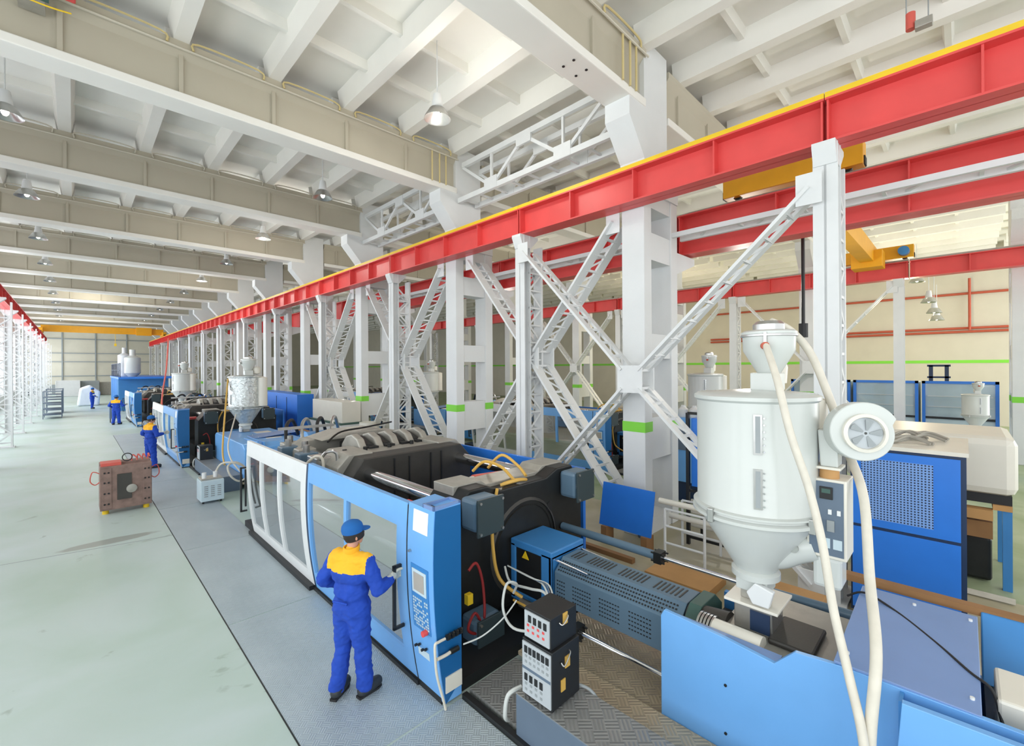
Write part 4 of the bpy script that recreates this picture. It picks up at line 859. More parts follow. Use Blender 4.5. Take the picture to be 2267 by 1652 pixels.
def person(loc, heading, label, headyaw=-0.5):
    r = bpy.data.objects.new('person', None); COL.objects.link(r); r.location = loc; r.rotation_euler = (0, 0, heading); ORG[r.name] = Vector((0, 0, 0))
    tag(r, label, 'person', 'workers in blue coveralls with amber shoulders')
    RS, RE, RH = (0, -0.19, 1.41), (0.02, -0.32, 1.14), (0.225, -0.35, 1.18)
    LS, LE, LH = (0, 0.19, 1.41), (-0.06, 0.33, 1.17), (0.15, 0.25, 1.02)
    LEGS = ((-1, 0.03, 0.04), (1, 0.0, -0.08)); hc = Vector((0.03, 0, 1.665))
    # continuous body under the clothes
    T = [((0, 0, 0.95), (0, 0, 1.15), 0.1, 0.1), ((0, -0.04, 1.3), (0, 0.04, 1.3), 0.105, 0.105), ((0, -0.13, 1.4), (0, 0.13, 1.4), 0.07, 0.07), ((0, 0, 1.42), (0.02, 0, 1.58), 0.062, 0.055),
         (hc + Vector((-0.02, 0, 0.025)), hc + Vector((0.02, 0, 0.02)), 0.092, 0.088), (hc + Vector((0.03, 0, -0.05)), hc + Vector((0.045, 0, -0.065)), 0.062, 0.05)]
    T += [(RS, RE, 0.05, 0.04), (RE, RH, 0.04, 0.03), (LS, LE, 0.05, 0.04), (LE, LH, 0.04, 0.03)]
    for s, kx, ax_ in LEGS: T += [((0, s * 0.09, 0.92), (kx, s * 0.11, 0.5), 0.075, 0.05), ((kx, s * 0.11, 0.5), (ax_, s * 0.125, 0.1), 0.05, 0.035)]
    body = blob('body', T, 0.012, ['skin'], None, r, 4)
    # coverall
    Cc = [((-0.005, -0.06, 0.93), (-0.005, 0.06, 0.93), 0.145, 0.145), ((-0.005, -0.05, 1.1), (-0.005, 0.05, 1.1), 0.14, 0.14), ((-0.01, -0.075, 1.28), (-0.01, 0.075, 1.28), 0.14, 0.14),
          ((-0.01, -0.15, 1.41), (-0.01, 0.15, 1.41), 0.085, 0.085), ((0, 0, 1.44), (0.005, 0, 1.5), 0.085, 0.068),
          (RS, RE, 0.085, 0.072), (RE, Vector(RE).lerp(Vector(RH), 0.8), 0.07, 0.052), (LS, LE, 0.085, 0.072), (LE, Vector(LE).lerp(Vector(LH), 0.85), 0.07, 0.055)]
    for s, kx, ax_ in LEGS:
        Cc += [((-0.01, s * 0.085, 0.9), (kx, s * 0.11, 0.5), 0.125, 0.088), ((kx, s * 0.11, 0.5), (ax_, s * 0.125, 0.13), 0.088, 0.08), ((ax_, s * 0.125, 0.13), (ax_, s * 0.125, 0.1), 0.083, 0.08)]
    pick = lambda c: 1 if (c.z > 1.315 + 0.06 * max(0, c.x * 6) and abs(c.y) < 0.235) or c.z > 1.47 else 0
    cv = blob('coverall', Cc, 0.012, ['cobalt', 'yoke'], pick, r, 5, 0.014); cv['label'] = 'cobalt blue coverall with amber yellow shoulder yoke'
    MB().tube([(-0.17, -0.09, 1.03), (-0.175, 0, 1.035), (-0.17, 0.09, 1.03)], 0.012, 6).build('waist_belt', 'cobalt', cv, smooth=True, org=(0, 0, 0))
    m = MB(); m.lathe((0.0, 0, 1.5), [(0.07, -0.03), (0.082, 0.0), (0.085, 0.04), (0.07, 0.045), (0.062, 0.0)], 24, (-0.1, 0, 1), cap=False); m.build('collar', 'yoke', cv, smooth=True, org=(0, 0, 0))
    # head details in a turned frame
    H = Matrix.Translation(hc) @ Matrix.Rotation(headyaw, 4, 'Z') @ Matrix.Translation(-hc)
    def hb_(m, name, mm, par):
        m.v = [tuple(H @ Vector(v)) for v in m.v]; return m.build(name, mm, par, smooth=True, org=(0, 0, 0))
    face = MB().ball(hc + Vector((0.1, 0, -0.03)), 0.02, (0.9, 0.7, 1.3)).ball(hc + Vector((0.06, 0, -0.09)), 0.035, (0.9, 1.1, 0.8)).ball(hc + Vector((0.085, 0, -0.065)), 0.02, (0.6, 1.3, 0.5)).ball(hc + Vector((0.05, 0, -0.03)), 0.06, (0.9, 1.05, 1.3))
    hb_(face, 'face', 'skin', body)
    for s in (-1, 1):
        hb_(MB().ball(hc + Vector((-0.005, s * 0.094, -0.02)), 0.026, (0.7, 0.35, 1.2)), 'ear', 'skin', body)
        hb_(MB().ball(hc + Vector((0.092, s * 0.033, 0.005)), 0.011), 'eye', 'hair', body)
    hb_(MB().lathe(hc, [(0.098, -0.055), (0.103, -0.02), (0.104, 0.03)], 24, (-0.25, 0, 1), cap=False).ball(hc + Vector((-0.035, 0, 0.0)), 0.088, (0.85, 1.06, 1.05)), 'hair', 'hair', body)
    cp = MB().lathe(hc + Vector((-0.01, 0, 0.02)), [(0.108, 0.0), (0.112, 0.03), (0.104, 0.07), (0.08, 0.1), (0.04, 0.118), (0.005, 0.122)], 28, (-0.12, 0, 1))
    capo = hb_(cp, 'cap', 'cap', r)
    vz = MB(); n = 10; V = []
    for k in (0, 1):
        for i in range(n + 1):
            t = -1.05 + 2.1 * i / n; V.append(hc + Vector((0.1 * math.cos(t) - 0.012, 0.1 * math.sin(t), 0.048 - 0.006 * k)))
        for i in range(n + 1):
            t = -1.05 + 2.1 * i / n; V.append(hc + Vector((0.1 * math.cos(t) + 0.078 * math.cos(t) ** 0.7, 0.092 * math.sin(t), 0.034 - 0.006 * k + 0.0)))
    q = n + 1; F_ = []
    for i in range(n): F_ += [(i, i + 1, q + i + 1, q + i), (2 * q + i, 3 * q + i, 3 * q + i + 1, 2 * q + i + 1), (q + i, q + i + 1, 3 * q + i + 1, 3 * q + i)]
    vz._add(V, F_); hb_(vz, 'visor', 'cap', capo)
    # gloved hands: palm and five fingers
    def hand(W, d, curl, side, name):
        W = Vector(W); d = Vector(d).normalized(); upv = Vector((0, 0, 1)); s = d.cross(upv).normalized() * side; caps = []; W0 = W.copy()
        pc = W + d * 0.03; k = W + d * 0.075
        for j, off in enumerate((-0.03, -0.01, 0.01, 0.03)):
            u = upv * -off
            caps.append((W + u * 0.7, k + u, 0.02, 0.015))
            L = (0.036, 0.042, 0.038, 0.03)[j]
            a = k + u + (d * math.cos(curl * 0.5) + s * math.sin(curl * 0.5)) * L; b = a + (d * math.cos(curl * 1.4) + s * math.sin(curl * 1.4)) * L * 0.8; c = b + (d * math.cos(curl * 2.3) + s * math.sin(curl * 2.3)) * L * 0.6
            caps += [(k + u, a, 0.0115, 0.011), (a, b, 0.011, 0.0105), (b, c, 0.0105, 0.009)]
        th = W + d * 0.03 + upv * 0.028; t1 = th + (d * 0.6 + s * 0.6 + upv * 0.35).normalized() * 0.04; t2 = t1 + (d * 0.8 + s * 0.5).normalized() * 0.03
        caps += [(th, t1, 0.016, 0.013), (t1, t2, 0.013, 0.011)]
        caps += [(W - d * 0.035, W + d * 0.02, 0.03, 0.03)]
        k_ = 1.25; caps = [(W0 + (Vector(a) - W0) * k_, W0 + (Vector(b) - W0) * k_, ra * k_, rb * k_) for a, b, ra, rb in caps]
        return blob(name, caps, 0.006, ['glove'], None, r, 3)
    hand(Vector(RH) + Vector((-0.02, 0.0, 0.01)), (0.93, -0.1, 0.05), 1.1, 1, 'gloved_hand'); hand(LH, (0.75, -0.5, -0.3), 0.5, -1, 'gloved_hand')
    for s, kx, ax_ in LEGS:
        G = Matrix.Translation((ax_, s * 0.125, 0)) @ Matrix.Rotation(-0.3 if s < 0 else 0.15, 4, 'Z')
        bt = blob('boot', [((0, 0, 0.16), (0, 0, 0.08), 0.064, 0.066), ((-0.025, 0, 0.062), (0.1, 0, 0.066), 0.058, 0.06), ((0.06, 0, 0.075), (0.15, 0, 0.066), 0.06, 0.054)], 0.008, ['boot'], None, r, 3, local=G)
        so = MB().prism([(-0.08, -0.036), (0.14, -0.046), (0.19, -0.025), (0.195, 0.02), (0.14, 0.046), (-0.08, 0.036)], 'z', 0.0, 0.022); so.v = [tuple(G @ Vector(v)) for v in so.v]; so.build('boot_sole', 'rubber', bt, org=(0, 0, 0))
    return r
p1 = person((2.05, 4.47, 0.006), 0.42, 'worker in cobalt coverall with amber shoulders and blue cap, nearest, gripping the door handle')
dup(p1, (-0.18, 15.1, 0), 'second worker in blue coverall beside the second machine and the rusty mould')
dup(p1, (-0.2, 32.0, 0), 'third worker in blue coverall and amber shoulders, farther down the aisle').rotation_euler = (0, 0, 1.1)
dup(p1, (-0.92, 48.2, 0), 'farthest tiny worker in blue, in the open aisle near the white wrapped pile').rotation_euler = (0, 0, -0.4)

# ================================================================== things on the aisle floor
r = thing('injection_mould', (0.9, 14.25, 0), 'rusty pinkish steel mould block on yellow feet in the aisle', 'mould')
b = MB().box(0.42, 14.02, 0.1, 1.36, 14.26, 1.12).build('mould_half', 'mould', r, bevel=0.01)
MB().box(0.42, 14.28, 0.1, 1.36, 14.62, 1.16).build('mould_half', 'mould', r, bevel=0.01)
MB().box(0.44, 14.0, 0.14, 0.62, 14.02, 1.08).box(1.18, 14.0, 0.14, 1.34, 14.02, 1.08).build('clamp_plate', 'mould', b)
MB().box(0.72, 13.99, 0.32, 0.98, 14.02, 0.92).build('core_plate', 'iron', b)
MB().lathe((0.98, 13.99, 0.55), [(0.09, 0), (0.1, 0.02), (0.05, 0.03), (0.02, 0.03)], 20, (0, -1, 0)).build('locating_disc', 'giron', b, smooth=True)
for x in (0.5, 0.57, 1.23, 1.3):
    for z in (0.25, 0.5, 0.75, 0.98): MB().cyl((x, 14.0, z), (x, 13.985, z), 0.02, n=8).build('socket_screw', 'black', b)
MB().box(0.44, 14.1, 1.12, 0.8, 14.5, 1.19).build('red_manifold', 'pink', r)
MB().lathe((0.92, 14.3, 1.26), [(0.08, -0.012), (0.1, -0.012), (0.1, 0.012), (0.08, 0.012), (0.08, -0.012)], 24, (0, 1, 0), cap=False).build('lifting_eye', 'black', r, smooth=True)
for x in (0.52, 1.26): MB().cyl((x, 14.15, 0), (x, 14.15, 0.1), 0.06, n=16).build('yellow_foot', 'yellow', r, smooth=True)
for x in (0.52, 1.26): MB().cyl((x, 14.5, 0), (x, 14.5, 0.1), 0.06, n=16).build('yellow_foot', 'yellow', r, smooth=True)
for i in range(4): MB().tube([(1.0 + 0.1 * i, 14.3, 1.12), (1.02 + 0.1 * i, 14.3, 1.3), (1.1 + 0.08 * i, 14.25, 1.22)], 0.014, 6).build('coolant_nipple', 'pink', r, smooth=True)
for i, (x, s) in enumerate(((1.36, 1), (0.42, -1))): MB().tube([(x, 14.2, 0.95), (x + s * 0.12, 14.2, 1.0), (x + s * 0.16, 14.2, 0.8), (x + s * 0.08, 14.2, 0.7), (x, 14.2, 0.75)], 0.011, 6).build('coolant_hose', 'pink', r, smooth=True)

r = thing('vacuum_conveyor_unit', (2.5, 13.6, 0), 'small white grey vented box with hose, on castors before the second machine', 'box')
MB().box(2.24, 13.32, 0.06, 2.74, 13.85, 0.58).build('cabinet', 'keys', r, bevel=0.015)
m = MB()
for i in range(3):
    for j in range(6): m.box(2.31 + 0.14 * i, 13.312, 0.18 + 0.05 * j, 2.39 + 0.14 * i, 13.32, 0.2 + 0.05 * j)
m.build('vent_slots', 'grey', r)
MB().box(2.26, 13.4, 0.58, 2.72, 13.8, 0.62).build('lid', 'giron', r, bevel=0.01)
for x in (2.34, 2.58): MB().cyl((x, 13.5, 0.6), (x, 13.5, 0.76), 0.05, n=14).build('filter_pot', 'white', r, smooth=True)
for x in (2.3, 2.68):
    for y in (13.4, 13.78): MB().cyl((x - 0.02, y, 0.03), (x + 0.02, y, 0.03), 0.03, n=12).build('castor', 'rubber', r, smooth=True)
tag(MB().tube([(2.6, 13.55, 0.74), (2.7, 13.4, 0.95), (2.95, 13.3, 0.95), (3.25, 13.4, 0.75), (3.3, 13.5, 0.5), (3.1, 13.45, 0.42), (2.9, 13.4, 0.6), (2.85, 13.45, 0.85), (3.05, 13.5, 0.92), (3.3, 13.6, 0.7), (3.35, 13.7, 0.45)], 0.024, 8).build('suction_hose', 'hose', smooth=True, org=(2.6, 13.5, 0.7)), 'coiled cream hose above the white vented box', 'hose')
tag(MB().tube([(3.62, 17.0, 3.05), (3.4, 16.3, 2.2), (3.05, 15.0, 1.1), (2.95, 14.3, 0.75)], 0.025, 8).build('suction_hose', 'ycable', smooth=True, org=(3.0, 15, 0.7)), 'yellowish hose slanting down from the foil wrapped hopper', 'hose')
tag(MB().tube([(3.75, 16.6, 1.9), (3.4, 15.6, 1.5), (3.1, 14.6, 1.2), (3.05, 14.0, 0.9), (3.2, 13.7, 0.6)], 0.02, 8).build('suction_hose', 'hose', smooth=True, org=(3.2, 14, 0.6)), 'pale hose looping down past the blue cover of the second machine', 'hose')
tag(MB().tube([(4.0, 33.0, 5.2), (3.6, 30.5, 3.4), (3.2, 28.5, 2.1), (3.0, 27.0, 1.0)], 0.035, 8).build('suction_hose', 'pink', smooth=True, org=(3.2, 28, 1)), 'long pinkish hose slanting from above over the second machine', 'hose')

# far end of the aisle
r = thing('hopper_platform', (4.2, 52, 0), 'tall dark blue machine with railing and tanks on top, far down the aisle', 'machine')
MB().box(2.6, 48, 0, 5.8, 57, 2.6).build('machine_housing', 'mblue', r); MB().box(2.5, 46.5, 2.6, 6.2, 57.5, 2.75).build('deck', 'dblue', r)
for i in range(7): MB().box(2.52, 48 + 1.4 * i, 0.1, 2.6, 48.25 + 1.4 * i, 2.6).build('housing_rib', 'lblue', r)
for i in range(8): MB().cyl((2.6, 46.6 + 1.5 * i, 2.75), (2.6, 46.6 + 1.5 * i, 3.85), 0.03, n=6).build('railing_post', 'navy', r)
for z in (3.3, 3.85): MB().box(2.58, 46.6, z - 0.02, 2.63, 57.4, z + 0.02).build('railing', 'navy', r)
tag(MB().lathe((3.6, 50, 2.75), [(0.3, 0), (0.55, 0.3), (0.55, 1.6), (0.2, 1.8), (0.2, 2.3)], 24).build('storage_tank', 'hop', smooth=True, org=(3.6, 50, 2.75)), 'wide pale tank on the far blue platform', 'tank', 'tanks on the far platform')
tag(MB().lathe((3.3, 54, 2.75), [(0.3, 0), (0.45, 0.3), (0.45, 1.9), (0.15, 2.1), (0.15, 2.6)], 24).build('storage_tank', 'white', smooth=True, org=(3.3, 54, 2.75)), 'slim white tank on the far blue platform', 'tank', 'tanks on the far platform')
r = thing('wrapped_pile', (1.0, 58, 0), 'white wrapped pile behind the farthest worker', 'wrapped pile')
MB().prism([(0.2, 0), (1.7, 0), (1.8, 1.3), (1.1, 1.9), (0.4, 1.6)], 'y', 57, 59.5).build('wrapping', 'lightc', r, bevel=0.15)
for i, (x, y, w, h, mm) in enumerate(((-1.6, 78, 2.2, 2.0, 'white'), (0.4, 79, 2.0, 1.9, 'grey'), (2.0, 80, 1.6, 1.7, 'giron'))):
    tag(MB().box(x, y, 0, x + w, y + 1.4, h).build('storage_crate', mm, bevel=0.05, org=(x, y, 0)), '%s crate against the far end wall' % ('white', 'mid grey', 'rough brownish grey')[i], 'crate', 'crates by the end wall')
def rack(x, y, lb):
    r = thing('wire_rack', (x, y, 0), lb, 'rack', 'racks beside the window side posts')
    for dx in (0, 0.9):
        for dy in (0, 1.8): MB().box(x + dx - 0.02, y + dy - 0.02, 0, x + dx + 0.02, y + dy + 0.02, 1.9).build('upright', 'panel', r)
    for k in range(5): MB().box(x, y, 0.25 + 0.4 * k, x + 0.9, y + 1.8, 0.28 + 0.4 * k).build('shelf', 'panel', r)
    return r
rack(-1.5, 44, 'dark wire rack near the window side posts, nearer one'); rack(-1.5, 49, 'dark wire rack near the window side posts, farther one')
r = thing('stand_box', (1.95, 37.2, 0), 'small dark box on the floor before the third worker', 'box'); MB().box(1.6, 37.9, 0.25, 2.1, 38.4, 0.95).build('box_body', 'panel', r, bevel=0.02)
for x in (1.65, 2.05): MB().box(x - 0.02, 37.95, 0, x + 0.02, 38.35, 0.25).build('leg', 'black', r)

# ================================================================== cranes
def crane(name, lb, xa, xb, y, z0, h, zb=None):
    r = thing(name, ((xa + xb) / 2, y, z0), lb, 'bridge crane')
    MB().box(xa, y - 0.2, z0 + 0.15, xb, y + 0.2, z0 + h).build('bridge_girder', 'orange', r, bevel=0.01)
    zl = z0
    for x in (xa, xb):
        z0 = zl if x == xa or zb is None else zb
        t = MB().box(x - 0.18, y - 1.2, z0 + 0.04, x + 0.18, y + 1.2, z0 + 0.5).build('end_carriage', 'orange', r, bevel=0.015)
        for yy in (y - 0.95, y + 0.95): MB().cyl((x - 0.05, yy, z0 + 0.1), (x + 0.05, yy, z0 + 0.1), 0.1, n=16).build('wheel', 'black', t)
        for yy in (y - 1.22, y + 1.2): MB().box(x - 0.1, yy, z0 + 0.05, x + 0.1, yy + 0.03, z0 + 0.2).build('buffer', 'rubber', t)
    return r
crane('bridge_crane', 'golden yellow bridge crane whose carriage sits on the deep red beam, behind the near post', 10.2, 21.75, 2.44, 6.955, 0.75, 7.25)
ck = bpy.data.objects['bridge_crane']
MB().cyl((21.55, 1.5, 7.5), (21.25, 1.5, 7.5), 0.16, n=20).build('travel_motor', 'mblue', ck, smooth=True)
MB().box(20.4, 2.0, 6.9, 21.2, 2.9, 7.5).build('hoist_trolley', 'orange', ck, bevel=0.02)
c2 = crane('bridge_crane', 'yellow bridge crane spanning the aisle near the far end wall', -2.45, 7.75, 68, 7.265, 0.85)
MB().box(5.2, 67.4, 7.3, 6.6, 67.8, 8.2).build('hoist_trolley', 'orange', c2); MB().cyl((3.4, 67.8, 6.2), (3.4, 67.8, 7.4), 0.02, n=6).build('hoist_rope', 'yellow', c2); MB().box(3.3, 67.7, 6.0, 3.5, 67.9, 6.3).build('hook_block', 'yellow', c2)
tag(MB().cyl((11.3, 2.44, 4.15), (11.3, 2.44, 7.2), 0.035, n=8).cyl((11.3, 2.44, 4.0), (11.3, 2.44, 4.3), 0.09, n=10).build('hanging_cable', 'black', org=(11.3, 2.44, 7.2)), 'dark vertical hanging crane cable left of the near post', 'cable')
# small fittings under the roof
r = thing('sprinkler_hoist', (9.2, 0.6, 9.2), 'small red and grey device hanging above the yellow edged beam at top right', 'hoist')
MB().cyl((9.2, 0.55, 8.55), (9.2, 0.55, 8.8), 0.06, n=12).build('red_bottle', 'pink', r, smooth=True); MB().box(9.12, 0.3, 8.5, 9.25, 0.5, 8.62).build('body', 'giron', r, bevel=0.01)
for y in (0.35, 0.6): MB().cyl((9.2, y, 8.6), (9.2, y, 10.06), 0.008, n=6).build('wire', 'grey', r)
r = thing('unit_heater', (-0.4, 9.6, 9.2), 'red and grey device on the first girder at the top left corner', 'heater')
MB().box(-0.85, 9.75, 9.1, -0.25, 9.98, 9.3).build('body', 'dgreen', r); MB().box(-0.2, 9.8, 9.25, 0.05, 9.98, 9.4).build('red_cap', 'red', r, bevel=0.02); MB().tube([(-0.8, 9.8, 9.1), (-0.8, 9.75, 8.95), (-0.3, 9.75, 8.92), (0.0, 9.75, 8.95)], 0.012, 6).build('gas_pipe', 'yellow', r, smooth=True); MB().box(-0.6, 9.98, 9.15, -0.3, 10.48, 9.25).build('bracket', 'giron', r)

# ================================================================== right hand side and annex
r = thing('chiller_cabinet', (8.2, 0.55, 0), 'cobalt blue chiller cabinet with perforated grille right of the snail fan', 'cabinet')
MB().box(7.62, -0.02, 0.05, 9.1, 1.1, 2.28).build('cabinet_body', 'navy', r)
MB().box(7.6, 0.03, 1.24, 7.62, 1.08, 2.24).build('upper_panel', 'dblue', r, bevel=0.003); MB().box(7.6, 0.03, 0.1, 7.62, 1.08, 1.2).build('lower_panel', 'dblue', r, bevel=0.003)
MB().box(7.594, 0.27, 1.34, 7.6, 0.98, 2.14).build('grille', 'perf', r); MB().box(7.58, -0.04, 2.28, 9.12, 1.12, 2.33).build('top_lid', 'beige', r)
m = MB(); m.box(7.64, 0.0, 0, 9.08, 1.08, 0.05); m.build('base', 'black', r)
m = MB(); rr = random.Random(9)
for i in range(9):
    x = 7.9 + rr.random() * 0.9; y = 0.35 + rr.random() * 0.55; m = MB().tube([(x, y - 0.2, 2.35), (x + 0.1, y, 2.38 + 0.06 * rr.random()), (x - 0.1, y + 0.15, 2.36), (x, y + 0.2, 2.35)], 0.02, 6)
    tag(m.build('pipe_offcut', 'giron', smooth=True, org=(x, y, 2.35)), 'grey bent pipe offcut in the heap on the blue chiller', 'pipe', 'pipe offcuts on the chiller')
r = thing('beige_machine_cover', (10.5, 0.4, 0), 'large beige rounded machine hood on timber and blue legs, right of the chiller', 'machine')
MB().box(9.8, -0.56, 1.42, 11.6, 1.5, 2.3).build('hood', 'beige', r, bevel=0.12)
MB().box(9.9, -0.5, 1.28, 11.5, 1.4, 1.42).build('underframe', 'black', r)
MB().box(9.75, -0.3, 1.05, 9.95, 1.4, 1.2).build('timber', 'cardboard', r); MB().box(9.85, -0.5, 1.2, 11.4, -0.3, 1.28).build('timber', 'cardboard', r)
MB().box(9.85, -0.3, 0.75, 10.0, 1.3, 1.0).build('cross_beam', 'wood', r)
for x, y in ((9.9, -0.5), (11.3, -0.5), (9.9, 1.3), (11.3, 1.3)): MB().box(x, y, 0, x + 0.1, y + 0.1, 1.28).build('leg', 'mblue', r)
MB().box(10.1, -0.3, 0.02, 11.2, 1.2, 0.7).build('gearbox', 'diron', r, bevel=0.05)
MB().bar((9.4, -0.5, 0.05), (9.4, 1.0, 0.05), 0.06, 0.06).build('floor_pipe', 'hose', r)
r = thing('sheet_metal_panel', (7.5, 4.5, 0), 'blue sheet metal panel leaning upright on wood blocks before the near concrete column', 'panel')
MB().prism([(7.36, 0.3), (7.52, 1.1), (7.54, 1.1), (7.38, 0.3)], 'y', 3.95, 5.05).build('sheet', 'dblue', r)
for y in (4.0, 4.85): MB().box(7.3, y, 0, 7.56, y + 0.12, 0.3).build('wood_block', 'wood', r)
MB().bar((7.54, 4.5, 1.0), (7.95, 4.5, 0.02), 0.04, 0.04).build('back_strut', 'panel', r)
r = thing('pipe_trolley', (7.9, 3.3, 0), 'white tubular pipe trolley between the leaning blue panel and the black stand', 'trolley')
for x in (7.5, 8.2):
    for y in (3.75, 3.05): MB().cyl((x, y, 0.0), (x, y, 0.85), 0.025, n=8).build('upright', 'white', r, smooth=True)
for z in (0.25, 0.55, 0.85):
    for x in (7.5, 8.2): MB().cyl((x, 3.05, z), (x, 3.75, z), 0.022, n=8).build('rail', 'white', r, smooth=True)
MB().cyl((7.5, 2.95, 0.98), (7.5, 3.85, 0.98), 0.05, n=12).build('plastic_pipe', 'beige', r, smooth=True); MB().cyl((7.9, 2.95, 0.62), (7.9, 3.85, 0.62), 0.05, n=12).build('plastic_pipe', 'beige', r, smooth=True)
r = thing('black_framed_unit', (8.6, 3.3, 0), 'black framed stand with cobalt panel and pipes, half hidden by the big hopper', 'stand')
for x in (8.35, 9.0):
    for y in (2.85, 3.7): MB().box(x - 0.03, y - 0.03, 0, x + 0.03, y + 0.03, 2.5).build('frame_post', 'black', r)
for z in (0.12, 1.0, 2.47): MB().box(8.33, 2.85, z, 8.37, 3.7, z + 0.05).build('frame_rail', 'black', r)
MB().box(8.38, 2.9, 1.1, 8.98, 3.65, 2.4).build('cabinet', 'dblue', r, bevel=0.01)
for z in (0.35, 0.6, 0.8): MB().cyl((8.45, 2.87, z), (8.45, 3.68, z), 0.04, n=10).build('pipe', 'beige', r, smooth=True)
r = thing('dosing_station', (11.2, 4.8, 0), 'light blue station with a row of white bottles behind the near column', 'machine')
MB().box(10.8, 4.0, 0.5, 11.6, 5.4, 2.1).build('body', 'lblue', r, bevel=0.02); MB().box(10.78, 4.1, 1.3, 10.8, 5.3, 1.8).build('keypad', 'panel', r); MB().box(10.9, 4.1, 0, 11.5, 5.3, 0.5).build('base', 'navy', r)
for i in range(5): tag(MB().lathe((11.0, 4.15 + 0.28 * i, 2.1), [(0.1, 0), (0.12, 0.03), (0.12, 0.2), (0.05, 0.27), (0.05, 0.3)], 16).build('bottle', 'white', smooth=True, org=(11.0, 4.15 + 0.28 * i, 2.1)), 'white round bottle on the light blue station, %s from the right' % ORD[i], 'bottle', 'white bottles on the light blue station')
# cardboard and pallet on the floor behind the machine
tag(MB().box(6.15, 1.3, 0.0, 7.2, 2.1, 0.3).build('cardboard_box', 'cardboard', bevel=0.01, org=(6.6, 1.7, 0)), 'brown cardboard box on the floor behind the hopper base', 'box')
tag(MB().box(6.3, 1.45, 0.3, 6.8, 1.85, 0.34).build('paper_bag', 'paper', bevel=0.01, org=(6.5, 1.6, 0.3)), 'white flat bag lying on the cardboard box', 'bag')
tag(MB().box(6.5, 2.6, 0.0, 7.2, 3.6, 0.12).build('pallet', 'cardboard', org=(6.8, 3.1, 0)), 'brown board lying on the floor before the black stand', 'board')
tag(MB().box(6.4, 4.1, 0.0, 6.5, 5.6, 0.08).build('timber', 'wood', org=(6.4, 4.8, 0)), 'brown timber on the floor beside the barrel guard, nearer one', 'timber'); tag(MB().box(6.8, 4.0, 0.0, 6.9, 5.4, 0.08).build('timber', 'wood', org=(6.8, 4.7, 0)), 'brown timber on the floor beside the barrel guard, farther one', 'timber')
# crate and blue cabinet beyond
r = thing('packing_crate', (7.35, 17.4, 0), 'big cream crate on a white base between second machine and posts', 'crate')
MB().box(7.0, 16.0, 1.36, 7.72, 18.8, 2.13).build('crate_body', 'beige', r, bevel=0.01); MB().box(6.9, 15.9, 0.0, 7.8, 18.9, 1.3).build('base_box', 'white', r); MB().box(6.88, 15.88, 1.3, 7.82, 18.92, 1.36).build('rim', 'dgreen', r)
r = thing('blue_switch_cabinet', (7.2, 22.5, 0), 'long dark blue cabinet behind the foil wrapped hopper', 'cabinet')
MB().box(6.8, 20.0, 0.0, 7.5, 25.6, 2.25).build('cabinet_body', 'dblue', r, bevel=0.01)
for y in (21.3, 22.7, 24.1): MB().box(6.785, y - 0.02, 0.2, 6.8, y + 0.02, 2.1).build('door_gap', 'navy', r)
tag(MB().lathe((7.3, 14.6, 0), [(0.3, 0), (0.33, 0.05), (0.33, 1.3), (0.28, 1.35), (0.28, 1.5)], 20).build('white_drum', 'beige', smooth=True, org=(7.3, 14.6, 0)), 'cream drum right of the big cream crate', 'drum')
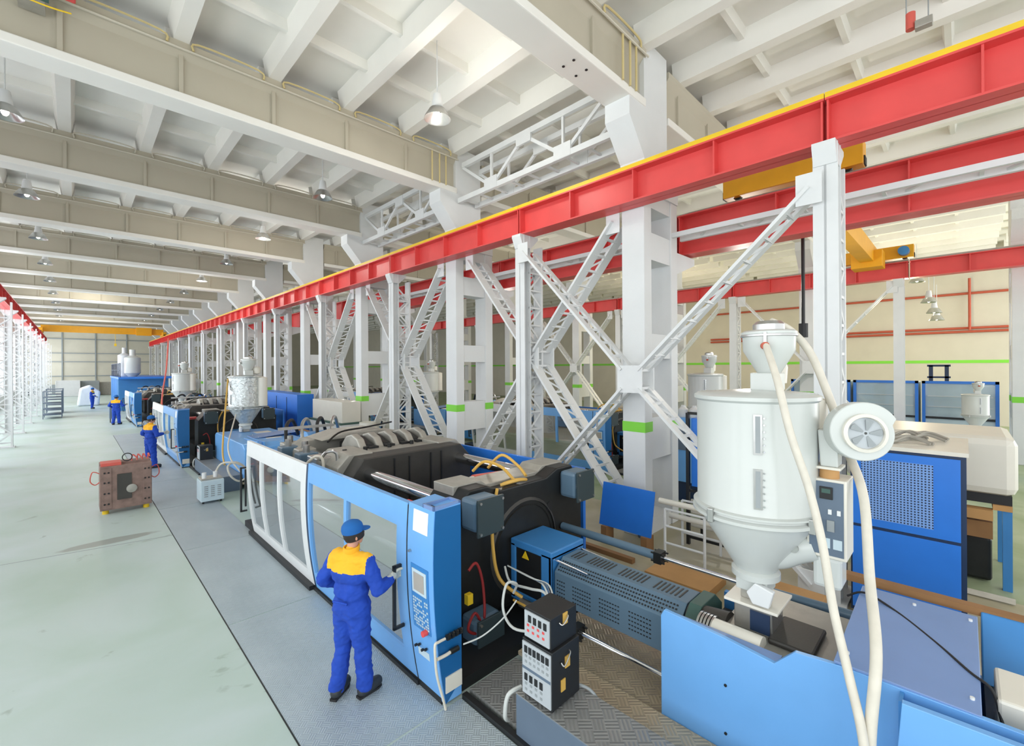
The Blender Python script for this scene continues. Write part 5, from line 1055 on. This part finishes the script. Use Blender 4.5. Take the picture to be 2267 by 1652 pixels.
# glazed cabinets in the annex
for i, (ya, yb) in enumerate(((-0.9, 1.15), (1.25, 3.3), (3.4, 5.6))):
    r = thing('glazed_cabinet', (24, (ya + yb) / 2, 0), 'blue framed glazed enclosure along the annex wall, %s from the right' % ORD[i], 'enclosure', 'glazed enclosures in the annex')
    MB().box(23.7, ya, 0, 25.2, yb, 2.7).build('body', 'keys', r)
    for y in (ya, yb - 0.1): MB().box(23.62, y, 0.9, 23.7, y + 0.1, 2.75).build('frame_post', 'dblue', r)
    MB().box(23.62, ya, 2.65, 23.7, yb, 2.75).build('frame_rail', 'dblue', r); MB().box(23.62, ya, 0.8, 23.7, yb, 0.95).build('frame_rail', 'dblue', r); MB().box(23.64, ya, 1.3, 23.7, yb, 1.38).build('dark_gap', 'black', r)
    for z in (1.75, 2.15): MB().box(23.66, ya + 0.15, z, 23.7, yb - 0.15, z + 0.03).build('shelf_edge', 'white', r)
    MB().box(23.63, ya + 0.1, 1.4, 23.65, yb - 0.1, 2.62).build('glass_front', 'clear', r)
r = thing('test_frame', (24.3, 0.7, 2.7), 'small dark gantry frame standing on the glazed enclosures', 'frame')
for y in (0.4, 0.85): MB().box(24.2, y, 2.7, 24.3, y + 0.12, 3.35).build('post', 'navy', r)
MB().box(24.2, 0.35, 3.3, 24.3, 1.02, 3.38).build('crossbar', 'navy', r); MB().box(24.2, 0.35, 2.85, 24.3, 1.02, 2.92).build('crossbar', 'navy', r)
r = thing('small_moulding_machine', (20, 0.4, 0), 'low blue machine carrying the distant pale hopper at right', 'machine')
MB().box(19.2, -0.9, 0, 20.4, 2.4, 1.0).build('bed', 'dblue', r, bevel=0.02); MB().box(19.3, -0.5, 1.0, 20.3, 0.2, 1.3).build('carriage', 'white', r, bevel=0.02); MB().cyl((19.8, 0.2, 1.25), (19.8, 1.8, 1.25), 0.12, n=16).build('barrel', 'grey', r, smooth=True)
hz.location = (19.8, -0.25, 1.3); hz.scale = (0.62, 0.62, 0.62)
for i, z in enumerate((7.37, 5.42, 5.22)):
    tag(MB().cyl((35.86, -3, z), (35.86, 14, z), 0.07, n=10).build('wall_pipe', 'copper', smooth=True, org=(35.86, 5, z)), 'rust red pipe along the annex wall, %s' % ('highest', 'middle of three', 'lowest')[i], 'pipe', 'rust red pipes on the annex wall')
tag(MB().cyl((35.7, -0.25, 5.3), (35.7, -0.25, 8.2), 0.06, n=10).build('wall_pipe', 'copper', smooth=True, org=(35.7, -0.25, 6)), 'rust red vertical pipe crossing the annex wall pipes', 'pipe')
